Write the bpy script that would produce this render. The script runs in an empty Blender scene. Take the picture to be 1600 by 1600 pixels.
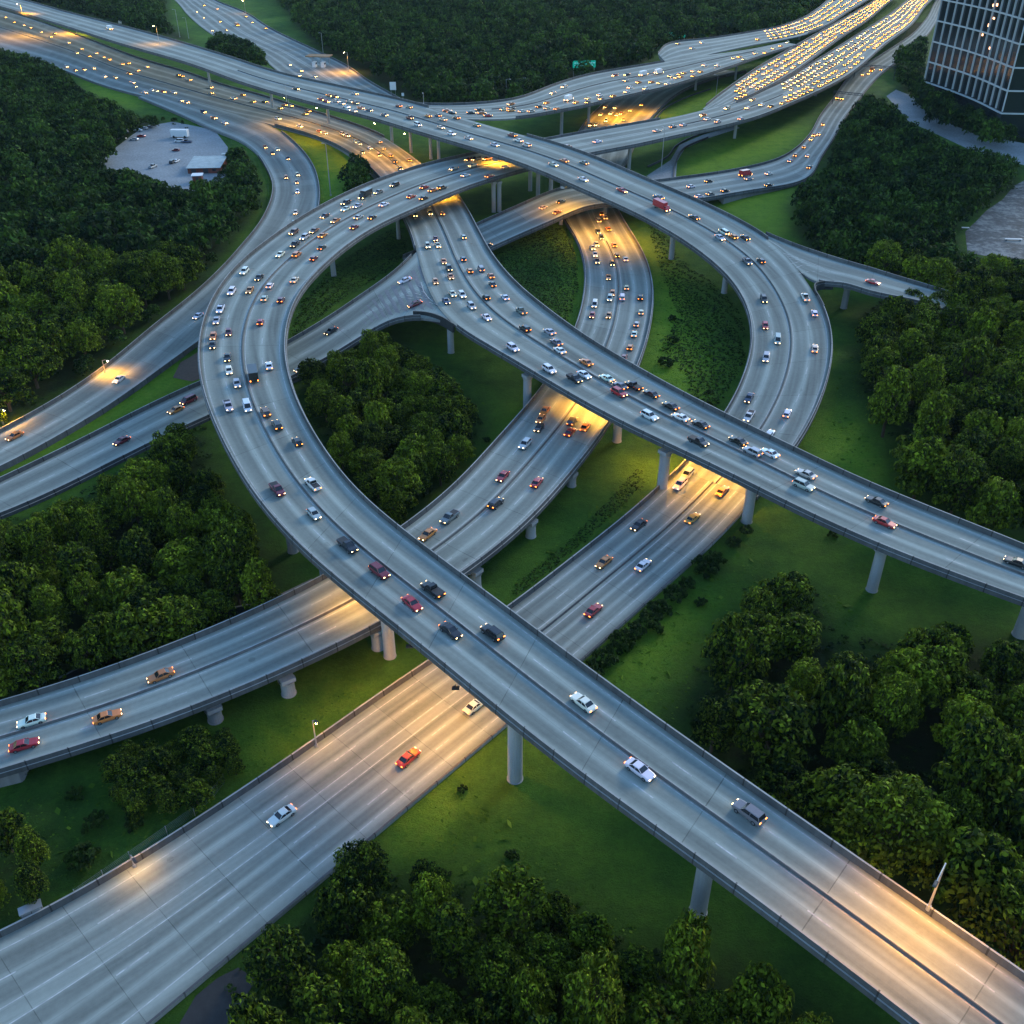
import bpy, math, random
import numpy as np
from mathutils import Vector, Matrix

R = math.radians
random.seed(7)
rng = np.random.default_rng(7)
SC = bpy.context.scene
COL = SC.collection

# ------------------------------------------------------------------ camera, sky, sun, exposure
CAM_H = 92.0
PITCH = R(33.4)
FPX = 1517.0                                  # focal length in pixels of the 1600 px photograph
cam_d = bpy.data.cameras.new('camera')
cam_d.sensor_width = 36.0
cam_d.lens = 36.0 * FPX / 1600.0
cam_d.clip_start = 1.0
cam_d.clip_end = 6000.0
cam = bpy.data.objects.new('camera', cam_d)
COL.objects.link(cam)
cam.location = (0, 0, CAM_H)
cam.rotation_euler = (math.pi / 2 - PITCH, 0, 0)
SC.camera = cam

SUN_EL, SUN_AZ = R(22), R(38)               # azimuth measured from +Y (into the picture) towards +X
world = bpy.data.worlds.new('World')
SC.world = world
world.use_nodes = True
wn = world.node_tree.nodes
wl = world.node_tree.links
bg = wn.get('Background') or wn.new('ShaderNodeBackground')
sky = wn.new('ShaderNodeTexSky')
sky.sky_type = 'NISHITA'
sky.sun_disc = False
sky.sun_elevation = SUN_EL
sky.sun_rotation = SUN_AZ
sky.air_density = 1.3
sky.dust_density = 0.4
sky.ozone_density = 5.0
wl.new(sky.outputs['Color'], bg.inputs['Color'])
bg.inputs['Strength'].default_value = 0.15
sun_d = bpy.data.lights.new('sun', 'SUN')
sun_d.energy = 0.85
sun_d.angle = R(14)
sun_d.color = (1.0, 0.9, 0.72)
sun = bpy.data.objects.new('sun', sun_d)
COL.objects.link(sun)
sdir = Vector((math.sin(SUN_AZ) * math.cos(SUN_EL), math.cos(SUN_AZ) * math.cos(SUN_EL), math.sin(SUN_EL)))
sun.rotation_euler = sdir.to_track_quat('Z', 'Y').to_euler()
SC.view_settings.view_transform = 'Standard'
SC.view_settings.look = 'None'
SC.view_settings.gamma = 1.0
SC.view_settings.exposure = 1.2
SC.view_settings.use_curve_mapping = False
SC.render.engine = 'CYCLES'
SC.cycles.use_denoising = True
SC.cycles.max_bounces = 5
SC.cycles.diffuse_bounces = 3
SC.cycles.glossy_bounces = 2
SC.cycles.transmission_bounces = 2
SC.cycles.sample_clamp_indirect = 4.0

# ------------------------------------------------------------------ picture <-> place
SP, CP = math.sin(PITCH), math.cos(PITCH)
def unproj(px, py, z=0.0):
    """the point at height z seen at pixel (px, py) of the 1600 px photograph"""
    a = (px - 800.0) / FPX
    t = (py - 800.0) / FPX
    d = (CAM_H - z) / (SP + t * CP)
    return np.array((a * d, d * (CP - t * SP), z))
def proj(P):
    P = np.asarray(P, float)
    x, y, z = P[..., 0], P[..., 1], P[..., 2] - CAM_H
    dep = y * CP - z * SP
    dn = -(y * SP + z * CP)
    return np.stack((800 + FPX * x / dep, 800 + FPX * dn / dep), -1)
def height_for(P, py):
    """height above ground point P at which a vertical post reaches pixel row py"""
    lo, hi = 0.0, 60.0
    for _ in range(40):
        m = (lo + hi) / 2
        if proj((P[0], P[1], P[2] + m))[1] > py: lo = m
        else: hi = m
    return lo

# ------------------------------------------------------------------ helpers
class MB:
    """collects polygons, links them as one mesh object"""
    def __init__(s):
        s.v, s.f, s.m = [], [], []
    def add(s, verts, faces, mi=0):
        o = len(s.v)
        s.v.extend([tuple(map(float, p)) for p in verts])
        for f in faces:
            s.f.append(tuple(i + o for i in f)); s.m.append(mi)
    def box(s, c, d, mi=0, rz=0.0, taper=1.0):
        cx, cy, cz = c; dx, dy, dz = d[0] / 2, d[1] / 2, d[2] / 2
        co, si = math.cos(rz), math.sin(rz)
        vs = []
        for zz, k in ((-dz, 1.0), (dz, taper)):
            for x, y in ((-dx, -dy), (dx, -dy), (dx, dy), (-dx, dy)):
                x, y = x * k, y * k
                vs.append((cx + x * co - y * si, cy + x * si + y * co, cz + zz))
        s.add(vs, [(3, 2, 1, 0), (4, 5, 6, 7), (0, 1, 5, 4), (1, 2, 6, 5), (2, 3, 7, 6), (3, 0, 4, 7)], mi)
    def tube(s, p0, p1, r0, r1=None, n=10, mi=0, caps=True):
        r1 = r0 if r1 is None else r1
        p0, p1 = Vector(p0), Vector(p1)
        d = (p1 - p0).normalized()
        a = d.orthogonal().normalized(); b = d.cross(a)
        vs = []
        for p, r in ((p0, r0), (p1, r1)):
            for k in range(n):
                t = 2 * math.pi * k / n
                vs.append(p + a * (r * math.cos(t)) + b * (r * math.sin(t)))
        fs = [(k, (k + 1) % n, n + (k + 1) % n, n + k) for k in range(n)]
        if caps:
            fs += [tuple(range(n - 1, -1, -1)), tuple(range(n, 2 * n))]
        s.add(vs, fs, mi)
    def mesh(s, name, mats, smooth=False):
        me = bpy.data.meshes.new(name)
        me.from_pydata(s.v, [], s.f)
        for m in (mats if isinstance(mats, (list, tuple)) else [mats]):
            me.materials.append(m)
        me.polygons.foreach_set('material_index', s.m)
        if smooth: me.polygons.foreach_set('use_smooth', [True] * len(s.f))
        me.update()
        return me
    def build(s, name, mats, parent=None, smooth=False):
        return link(name, s.mesh(name, mats, smooth), parent)
def link(name, me, parent=None):
    o = bpy.data.objects.new(name, me)
    COL.objects.link(o)
    if parent: o.parent = parent
    return o
def empty(name, loc=(0, 0, 0), rz=0.0):
    o = bpy.data.objects.new(name, None)
    o.empty_display_size = 0.5
    COL.objects.link(o)
    o.location = loc; o.rotation_euler = (0, 0, rz)
    return o
def tag(o, label, cat, group=None, kind=None):
    o['label'] = label; o['category'] = cat
    if group: o['group'] = group
    if kind: o['kind'] = kind
    return o
def in_poly(px, py, poly):
    px = np.asarray(px); py = np.asarray(py)
    c = np.zeros(px.shape, bool)
    n = len(poly); j = n - 1
    for i in range(n):
        xi, yi = poly[i]; xj, yj = poly[j]
        c ^= ((yi > py) != (yj > py)) & (px < (xj - xi) * (py - yi) / (yj - yi + 1e-12) + xi)
        j = i
    return c

# ------------------------------------------------------------------ materials
def nt(name):
    m = bpy.data.materials.new(name)
    m.use_nodes = True
    n = m.node_tree
    return m, n, n.nodes['Principled BSDF']
def plain(name, col, rough=0.6, metal=0.0, emit=None, es=0.0, spec=0.5):
    m, n, p = nt(name)
    p.inputs['Base Color'].default_value = (*col, 1)
    p.inputs['Roughness'].default_value = rough
    p.inputs['Metallic'].default_value = metal
    p.inputs['Specular IOR Level'].default_value = spec
    if emit:
        p.inputs['Emission Color'].default_value = (*emit, 1)
        p.inputs['Emission Strength'].default_value = es
    return m
def noise(n, vec, scale, detail=4, rough=0.55):
    t = n.nodes.new('ShaderNodeTexNoise')
    t.inputs['Scale'].default_value = scale
    t.inputs['Detail'].default_value = detail
    t.inputs['Roughness'].default_value = rough
    if vec is not None: n.links.new(vec, t.inputs['Vector'])
    return t.outputs['Fac']
def ramp(n, fac, stops):
    r = n.nodes.new('ShaderNodeValToRGB')
    e = r.color_ramp.elements
    while len(e) < len(stops): e.new(0.5)
    for k, (p, c) in enumerate(stops):
        e[k].position = p; e[k].color = (*c, 1) if len(c) == 3 else c
    n.links.new(fac, r.inputs['Fac'])
    return r.outputs['Color']
def mix(n, fac, a, b, mode='MIX'):
    x = n.nodes.new('ShaderNodeMix'); x.data_type = 'RGBA'; x.blend_type = mode
    for s, v in ((x.inputs[0], fac), (x.inputs[6], a), (x.inputs[7], b)):
        if isinstance(v, (int, float)): s.default_value = v
        elif isinstance(v, tuple): s.default_value = (*v, 1)
        else: n.links.new(v, s)
    return x.outputs[2]
def mth(n, op, a, b=None, c=None, clamp=False):
    x = n.nodes.new('ShaderNodeMath'); x.operation = op; x.use_clamp = clamp
    for s, v in zip(x.inputs, (a, b, c)):
        if v is None: continue
        if isinstance(v, (int, float)): s.default_value = v
        else: n.links.new(v, s)
    return x.outputs[0]
def mapping(n, vec, scale):
    x = n.nodes.new('ShaderNodeMapping')
    x.inputs['Scale'].default_value = scale
    n.links.new(vec, x.inputs['Vector'])
    return x.outputs['Vector']
def bump(n, p, h, strength, dist=0.05):
    b = n.nodes.new('ShaderNodeBump')
    b.inputs['Strength'].default_value = strength
    b.inputs['Distance'].default_value = dist
    n.links.new(h, b.inputs['Height'])
    n.links.new(b.outputs['Normal'], p.inputs['Normal'])

def road_material(name, base, joint=14.0, dark=0.72, joint_w=0.10):
    """concrete roadway; UV 'metres' = (across, along), UV 'lanes' = (lane coordinate, along)"""
    m, n, p = nt(name)
    uv = n.nodes.new('ShaderNodeUVMap'); uv.uv_map = 'metres'
    ul = n.nodes.new('ShaderNodeUVMap'); ul.uv_map = 'lanes'
    geo = n.nodes.new('ShaderNodeNewGeometry')
    sl = n.nodes.new('ShaderNodeSeparateXYZ'); n.links.new(ul.outputs['UV'], sl.inputs[0])
    su = n.nodes.new('ShaderNodeSeparateXYZ'); n.links.new(uv.outputs['UV'], su.inputs[0])
    # wear: two wheel tracks and an oil strip in every lane, broken up by noise drawn out along the road
    tr = mth(n, 'COSINE', mth(n, 'MULTIPLY', mth(n, 'SUBTRACT', sl.outputs['X'], 0.25), 4 * math.pi))
    one = mth(n, 'COSINE', mth(n, 'MULTIPLY', mth(n, 'SUBTRACT', sl.outputs['X'], 0.5), 2 * math.pi))
    st = noise(n, mapping(n, uv.outputs['UV'], (0.9, 0.018, 1)), 1.0, 5, 0.6)
    st2 = noise(n, mapping(n, uv.outputs['UV'], (0.35, 0.03, 1)), 1.0, 3, 0.5)
    big = noise(n, geo.outputs['Position'], 0.05, 4)
    fine = noise(n, geo.outputs['Position'], 1.6, 5, 0.65)
    w = mth(n, 'ADD', mth(n, 'MULTIPLY', one, 0.27), mth(n, 'MULTIPLY', tr, 0.10))
    w = mth(n, 'MULTIPLY', w, mth(n, 'ADD', 0.45, st2))
    val = mth(n, 'ADD', mth(n, 'MULTIPLY', mth(n, 'SUBTRACT', st, 0.5), 0.85), mth(n, 'SUBTRACT', 1.0, w))
    val = mth(n, 'ADD', val, mth(n, 'MULTIPLY', mth(n, 'SUBTRACT', big, 0.5), 0.55))
    val = mth(n, 'ADD', val, mth(n, 'MULTIPLY', mth(n, 'SUBTRACT', fine, 0.5), 0.34))
    # slab tone, joints across and saw cuts
    slab = mth(n, 'FLOOR', mth(n, 'DIVIDE', su.outputs['Y'], joint))
    lane = mth(n, 'FLOOR', sl.outputs['X'])
    wn_ = n.nodes.new('ShaderNodeTexWhiteNoise'); wn_.noise_dimensions = '2D'
    cb = n.nodes.new('ShaderNodeCombineXYZ'); n.links.new(slab, cb.inputs[0]); n.links.new(lane, cb.inputs[1])
    n.links.new(cb.outputs[0], wn_.inputs['Vector'])
    val = mth(n, 'ADD', val, mth(n, 'MULTIPLY', mth(n, 'SUBTRACT', wn_.outputs['Value'], 0.5), 0.16))
    # repaired slabs, lane seams, oil spots
    rep = mth(n, 'GREATER_THAN', wn_.outputs['Value'], 0.93)
    val = mth(n, 'SUBTRACT', val, mth(n, 'MULTIPLY', rep, 0.16))
    lf = mth(n, 'ABSOLUTE', mth(n, 'SUBTRACT', mth(n, 'FRACT', mth(n, 'ADD', sl.outputs['X'], 0.5)), 0.5))
    val = mth(n, 'SUBTRACT', val, mth(n, 'MULTIPLY', mth(n, 'LESS_THAN', lf, 0.014), 0.20))
    sp = n.nodes.new('ShaderNodeTexVoronoi'); sp.inputs['Scale'].default_value = 0.16
    n.links.new(geo.outputs['Position'], sp.inputs['Vector'])
    spot = mth(n, 'MULTIPLY', mth(n, 'LESS_THAN', sp.outputs['Distance'], mth(n, 'MULTIPLY', st2, 0.16)), mth(n, 'GREATER_THAN', st, 0.5))
    val = mth(n, 'SUBTRACT', val, mth(n, 'MULTIPLY', spot, 0.20))
    fr = mth(n, 'FRACT', mth(n, 'DIVIDE', su.outputs['Y'], joint))
    wob = noise(n, geo.outputs['Position'], 0.35, 2)
    jm = mth(n, 'LESS_THAN', mth(n, 'MULTIPLY', fr, joint), mth(n, 'MULTIPLY', wob, joint_w * 2.2))
    val = mth(n, 'MULTIPLY', val, mth(n, 'SUBTRACT', 1.0, mth(n, 'MULTIPLY', jm, mth(n, 'MULTIPLY', st2, 0.75))))
    cr = n.nodes.new('ShaderNodeTexVoronoi'); cr.feature = 'DISTANCE_TO_EDGE'
    cr.inputs['Scale'].default_value = 0.05
    n.links.new(geo.outputs['Position'], cr.inputs['Vector'])
    crack = mth(n, 'MULTIPLY', mth(n, 'LESS_THAN', cr.outputs['Distance'], 0.004), mth(n, 'GREATER_THAN', big, 0.53))
    val = mth(n, 'MULTIPLY', val, mth(n, 'SUBTRACT', 1.0, mth(n, 'MULTIPLY', crack, 0.0)))
    # dirty shoulders next to walls
    hue = mix(n, big, tuple(c * 1.03 for c in base), (base[0] * 1.05, base[1] * 1.0, base[2] * 0.93))
    cv = n.nodes.new('ShaderNodeCombineXYZ')
    for k in range(3): n.links.new(val, cv.inputs[k])
    col = mix(n, 1.0, hue, cv.outputs[0], 'MULTIPLY')
    n.links.new(col, p.inputs['Base Color'])
    p.inputs['Roughness'].default_value = 0.85
    p.inputs['Specular IOR Level'].default_value = 0.15
    bump(n, p, fine, 0.25, 0.03)
    return m
def concrete(name, base, streak=0.5, rough=0.8, joint=0.0):
    m, n, p = nt(name)
    geo = n.nodes.new('ShaderNodeNewGeometry')
    a = noise(n, mapping(n, geo.outputs['Position'], (1.2, 1.2, 0.15)), 1.0, 5, 0.6)
    b = noise(n, geo.outputs['Position'], 0.12, 4)
    c = noise(n, geo.outputs['Position'], 5.0, 3)
    v = mth(n, 'ADD', mth(n, 'MULTIPLY', mth(n, 'SUBTRACT', a, 0.5), streak), 1.0)
    v = mth(n, 'ADD', v, mth(n, 'MULTIPLY', mth(n, 'SUBTRACT', b, 0.5), 0.6))
    v = mth(n, 'ADD', v, mth(n, 'MULTIPLY', mth(n, 'SUBTRACT', c, 0.5), 0.3))
    if joint:                                 # cast in lengths: a dark gap at every joint
        al = n.nodes.new('ShaderNodeAttribute'); al.attribute_name = 'along'
        q = mth(n, 'DIVIDE', al.outputs['Fac'], joint)
        g_ = mth(n, 'LESS_THAN', mth(n, 'FRACT', q), 0.035)
        w1 = n.nodes.new('ShaderNodeTexWhiteNoise'); w1.noise_dimensions = '1D'; n.links.new(mth(n, 'FLOOR', q), w1.inputs['W'])
        v = mth(n, 'MULTIPLY', v, mth(n, 'ADD', 0.86, mth(n, 'MULTIPLY', w1.outputs['Value'], 0.28)))
        v = mth(n, 'MULTIPLY', v, mth(n, 'SUBTRACT', 1.0, mth(n, 'MULTIPLY', g_, 0.6)))
    cv = n.nodes.new('ShaderNodeCombineXYZ')
    for k in range(3): n.links.new(v, cv.inputs[k])
    n.links.new(mix(n, 1.0, base, cv.outputs[0], 'MULTIPLY'), p.inputs['Base Color'])
    p.inputs['Roughness'].default_value = rough
    p.inputs['Specular IOR Level'].default_value = 0.25
    bump(n, p, c, 0.2, 0.03)
    return m
def leaf_material(name, dark, lite, transl=0.25):
    m, n, p = nt(name)
    at = n.nodes.new('ShaderNodeAttribute'); at.attribute_name = 'tint'
    oi = n.nodes.new('ShaderNodeObjectInfo')
    oc = n.nodes.new('ShaderNodeSeparateColor'); n.links.new(oi.outputs['Color'], oc.inputs[0])
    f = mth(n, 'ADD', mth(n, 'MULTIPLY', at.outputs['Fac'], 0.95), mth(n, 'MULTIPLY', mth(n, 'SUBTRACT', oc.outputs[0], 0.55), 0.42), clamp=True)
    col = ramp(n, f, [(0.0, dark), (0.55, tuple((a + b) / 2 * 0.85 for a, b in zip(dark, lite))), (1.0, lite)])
    n.links.new(col, p.inputs['Base Color'])
    p.inputs['Roughness'].default_value = 0.7
    p.inputs['Specular IOR Level'].default_value = 0.08
    tl = n.nodes.new('ShaderNodeBsdfTranslucent')
    n.links.new(col, tl.inputs['Color'])
    ms = n.nodes.new('ShaderNodeMixShader'); ms.inputs[0].default_value = transl
    n.links.new(p.outputs[0], ms.inputs[1]); n.links.new(tl.outputs[0], ms.inputs[2])
    n.links.new(ms.outputs[0], n.nodes['Material Output'].inputs['Surface'])
    return m
def ground_material():
    m, n, p = nt('grass')
    geo = n.nodes.new('ShaderNodeNewGeometry'); P = geo.outputs['Position']
    lush = n.nodes.new('ShaderNodeAttribute'); lush.attribute_name = 'lush'
    lit = n.nodes.new('ShaderNodeAttribute'); lit.attribute_name = 'litter'
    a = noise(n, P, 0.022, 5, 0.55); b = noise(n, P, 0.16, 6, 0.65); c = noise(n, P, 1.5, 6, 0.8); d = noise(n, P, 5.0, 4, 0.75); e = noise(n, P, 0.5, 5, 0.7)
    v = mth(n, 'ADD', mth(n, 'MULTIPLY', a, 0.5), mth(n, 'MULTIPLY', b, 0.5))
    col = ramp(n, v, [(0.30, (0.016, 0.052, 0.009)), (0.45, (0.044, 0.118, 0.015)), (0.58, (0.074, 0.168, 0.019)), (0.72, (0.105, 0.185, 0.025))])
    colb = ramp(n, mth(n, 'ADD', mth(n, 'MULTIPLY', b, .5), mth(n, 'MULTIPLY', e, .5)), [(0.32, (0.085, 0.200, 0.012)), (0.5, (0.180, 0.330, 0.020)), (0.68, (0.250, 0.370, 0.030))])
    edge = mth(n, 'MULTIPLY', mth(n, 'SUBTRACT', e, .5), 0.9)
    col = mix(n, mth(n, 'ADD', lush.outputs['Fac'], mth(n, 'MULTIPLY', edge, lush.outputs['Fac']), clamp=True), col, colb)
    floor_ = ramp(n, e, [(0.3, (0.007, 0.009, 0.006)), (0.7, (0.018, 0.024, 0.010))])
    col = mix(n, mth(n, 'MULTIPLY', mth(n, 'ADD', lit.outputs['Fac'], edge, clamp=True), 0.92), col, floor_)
    cv = mth(n, 'ADD', -0.05, mth(n, 'ADD', mth(n, 'MULTIPLY', c, 1.15), mth(n, 'MULTIPLY', d, 0.95)), clamp=False)
    x = n.nodes.new('ShaderNodeCombineXYZ')
    for k in range(3): n.links.new(cv, x.inputs[k])
    n.links.new(mix(n, 1.0, col, x.outputs[0], 'MULTIPLY'), p.inputs['Base Color'])
    p.inputs['Roughness'].default_value = 0.9
    p.inputs['Specular IOR Level'].default_value = 0.08
    bump(n, p, mth(n, 'ADD', c, mth(n, 'MULTIPLY', d, 0.6)), 1.0, 0.5)
    return m
M = {}
M['deck'] = road_material('concrete_roadway', (0.235, 0.272, 0.250))
M['ground_road'] = road_material('ground_roadway', (0.225, 0.258, 0.238), joint=7.0, joint_w=0.07)
M['wall'] = concrete('shaded_weathered_concrete', (0.085, 0.09, 0.092), 0.9, joint=5.0)  # upright wall faces: shade and dirt both put into the colour, tops paler
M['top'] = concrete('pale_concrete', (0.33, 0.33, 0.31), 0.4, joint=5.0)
M['girder'] = concrete('girder_concrete', (0.20, 0.205, 0.205), 0.7)
M['pier'] = concrete('pier_concrete', (0.36, 0.365, 0.36), 0.5)
M['barrier'] = concrete('median_concrete', (0.12, 0.12, 0.118), 0.8)
def paint_mat():
    m, n, p = nt('road_paint')
    geo = n.nodes.new('ShaderNodeNewGeometry')
    w = noise(n, geo.outputs['Position'], 1.2, 5, 0.7)
    n.links.new(ramp(n, w, [(0.35, (0.30, 0.31, 0.30)), (0.6, (0.56, 0.57, 0.55))]), p.inputs['Base Color'])
    p.inputs['Roughness'].default_value = 0.6
    return m
M['paint'] = paint_mat()
M['grass'] = ground_material()
M['metal'] = plain('galvanised_steel', (0.42, 0.43, 0.44), 0.45, 0.7)
M['darkmetal'] = plain('dark_steel', (0.06, 0.065, 0.07), 0.5, 0.5)
M['bark'] = concrete('bark', (0.07, 0.05, 0.035), 0.9)
# ------------------------------------------------------------------ ground
# ------------------------------------------------------------------ roads
def hermite(T, V, t):
    """smooth curve through V at parameters T"""
    n = len(T)
    D = np.zeros_like(V)
    d = (V[1:] - V[:-1]) / (T[1:] - T[:-1])[:, None]
    h = T[1:] - T[:-1]
    D[1:-1] = (d[:-1] * h[1:, None] + d[1:] * h[:-1, None]) / (h[1:] + h[:-1])[:, None]
    D[0], D[-1] = d[0], d[-1]
    i = np.clip(np.searchsorted(T, t, 'right') - 1, 0, n - 2)
    hh = (T[i + 1] - T[i]); s = ((t - T[i]) / hh)[:, None]; hh = hh[:, None]
    return ((2 * s**3 - 3 * s**2 + 1) * V[i] + (s**3 - 2 * s**2 + s) * hh * D[i]
            + (-2 * s**3 + 3 * s**2) * V[i + 1] + (s**3 - s**2) * hh * D[i + 1])
def smooth(A, sig):
    if sig <= 0: return A
    k = int(sig * 3) + 1
    w = np.exp(-0.5 * (np.arange(-k, k + 1) / sig) ** 2); w /= w.sum()
    out = np.empty_like(A)
    for c in range(A.shape[1]):
        a = A[:, c]
        pre = 2 * a[0] - a[1:k + 1][::-1]; post = 2 * a[-1] - a[-k - 1:-1][::-1]
        out[:, c] = np.convolve(np.concatenate((pre, a, post)), w, 'valid')
    return out

ROADS = {}
class Road:
    def __init__(s, key, st, step=2.0, sig=5.0, lanes=(2, 2), med=0.5, sh=(1.2, 1.2), oneway=0, flip=False):
        s.key, s.lanes, s.med, s.oneway = key, lanes, med, oneway
        st = np.array([tuple(q) + (q[-1],) * (6 - len(q)) for q in st], float)
        L = np.array([unproj(a, b, z) for a, b, _, _, z, _2 in st])
        Rr = np.array([unproj(c, d, z) for _, _, c, d, _2, z in st])
        Cc = (L + Rr) / 2
        T = np.concatenate(([0], np.cumsum(np.linalg.norm(Cc[1:] - Cc[:-1], axis=1))))
        n = max(4, int(T[-1] / step))
        t = np.linspace(0, T[-1], n + 1)
        s.L = smooth(hermite(T, L, t), sig / step * 2)
        s.R = smooth(hermite(T, Rr, t), sig / step * 2)
        s.idx = np.interp(t, T, np.arange(len(T)))           # station number of every sample
        C = (s.L + s.R) / 2
        s.V = np.concatenate(([0], np.cumsum(np.linalg.norm(C[1:] - C[:-1], axis=1))))
        s.N = n + 1
        W = s.R - s.L; W[:, 2] = 0
        s.W = np.linalg.norm(W, axis=1)
        tan = np.gradient(C, axis=0)
        s.tan = tan / np.linalg.norm(tan, axis=1)[:, None]
        w = np.median(s.W)
        # left-hand driving side: is L on the left hand of the direction of the stations?
        m_ = s.N // 2
        cr = s.tan[m_, 0] * (s.R - s.L)[m_, 1] - s.tan[m_, 1] * (s.R - s.L)[m_, 0]
        s.L_is_left = cr < 0
        # lane coordinate breakpoints in u
        a, b = sh[0] / w, sh[1] / w
        mh = 0.55 / w
        s.sh = (a, b)
        if lanes[1]:
            s.ub = [0, a, med - mh, med + mh, 1 - b, 1]
            nl, nr = lanes
            s.lc = [-0.4, 0, nl, nl, nl + nr, nl + nr + 0.4]
        else:
            s.ub = [0, a, 1 - b, 1]
            s.lc = [-0.4, 0, lanes[0], lanes[0] + 0.4]
        ROADS[key] = s
    def at(s, u, i):
        return s.L[i] * (1 - u) + s.R[i] * u
    def pos(s, u, v):
        f = np.interp(v, s.V, np.arange(s.N)); i = min(int(f), s.N - 2); k = f - i
        p = s.at(u, i) * (1 - k) + s.at(u, i + 1) * k
        return p, s.tan[min(int(round(f)), s.N - 1)]
    def grid(s, us=33):
        u = np.linspace(0.02, 0.98, us)
        return u, s.L[:, None] * (1 - u)[None, :, None] + s.R[:, None] * u[None, :, None]
    def find(s, px, py):
        if not hasattr(s, '_g'):
            s._u, G = s.grid(); s._g = proj(G + np.array((0, 0, 0.6)))
        d = ((s._g - np.array((px, py))) ** 2).sum(-1)
        k = np.unravel_index(np.argmin(d), d.shape)
        return s._u[k[1]], s.V[k[0]], math.sqrt(d[k])
    def ulane(s, lc):
        return float(np.interp(lc, s.lc, s.ub)) if len(set(s.lc)) == len(s.lc) else float(np.interp(lc, [c + 1e-6 * i for i, c in enumerate(s.lc)], s.ub))

def surface(rd, name, mat, parent, dz=0.0):
    us = []
    for a, b in zip(rd.ub[:-1], rd.ub[1:]): us += [a, (a + b) / 2]
    us.append(1.0)
    lcs = np.interp(us, rd.ub, rd.lc)
    M_ = len(us)
    V = np.concatenate([np.stack([rd.at(u, i) + np.array((0, 0, dz)) for u in us]) for i in range(rd.N)])
    F = [(i * M_ + k, i * M_ + k + 1, (i + 1) * M_ + k + 1, (i + 1) * M_ + k) for i in range(rd.N - 1) for k in range(M_ - 1)]
    if not rd.L_is_left: F = [f[::-1] for f in F]
    F = [f[::-1] for f in F]
    me = bpy.data.meshes.new(name)
    me.from_pydata(V.tolist(), [], F)
    u1 = me.uv_layers.new(name='metres'); u2 = me.uv_layers.new(name='lanes')
    vi = np.empty(len(me.loops), np.int32); me.loops.foreach_get('vertex_index', vi)
    row, colm = vi // M_, vi % M_
    usn = np.array(us)
    A = np.stack((usn[colm] * rd.W[row], rd.V[row]), -1)
    B = np.stack((lcs[colm], rd.V[row]), -1)
    u1.data.foreach_set('uv', A.ravel()); u2.data.foreach_set('uv', B.ravel())
    me.materials.append(mat)
    me.polygons.foreach_set('use_smooth', [True] * len(F))
    me.update()
    return link(name, me, parent)
def sweep(rd, prof, side, rng_, mats, name, parent, u=None, mfun=None, caps=True, zfun=None):
    """sweep a closed profile of (outward, up) points along one edge (or along u) between station numbers"""
    i0 = int(np.searchsorted(rd.idx, rng_[0])); i1 = int(np.searchsorted(rd.idx, rng_[1], 'right'))
    ids = range(i0, min(i1 + 1, rd.N))
    if len(ids) < 2: return None
    mb = MB(); vs = []
    for i in ids:
        W = rd.R[i] - rd.L[i]; W[2] = 0; W = W / np.linalg.norm(W)
        if u is None:
            b = rd.L[i] if side == 'L' else rd.R[i]
            o = -W if side == 'L' else W
        else:
            b = rd.at(u, i); o = W
        for q in prof:
            z = q[1] if zfun is None else zfun(q[1], b[2])
            vs.append((b[0] + o[0] * q[0], b[1] + o[1] * q[0], b[2] + z))
    n = len(prof); m = len(ids)
    fs, mi = [], []
    for j in range(m - 1):
        for k in range(n):
            fs.append((j * n + k, j * n + (k + 1) % n, (j + 1) * n + (k + 1) % n, (j + 1) * n + k))
            mi.append(mfun(k) if mfun else 0)
    mb.add(vs, fs); mb.m = mi
    if caps:
        mb.add(vs[:n], [tuple(range(n))]); mb.add(vs[-n:], [tuple(range(n))])
    me = mb.mesh(name, mats)
    al = [rd.V[i] for i in ids for _ in range(n)]
    if caps: al += al[:n] + al[-n:]
    at = me.attributes.new('along', 'FLOAT', 'POINT'); at.data.foreach_set('value', np.array(al, np.float32))
    import bmesh
    bm = bmesh.new(); bm.from_mesh(me); bmesh.ops.recalc_face_normals(bm, faces=bm.faces[:]); bm.to_mesh(me); bm.free()
    return link(name, me, parent)
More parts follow.
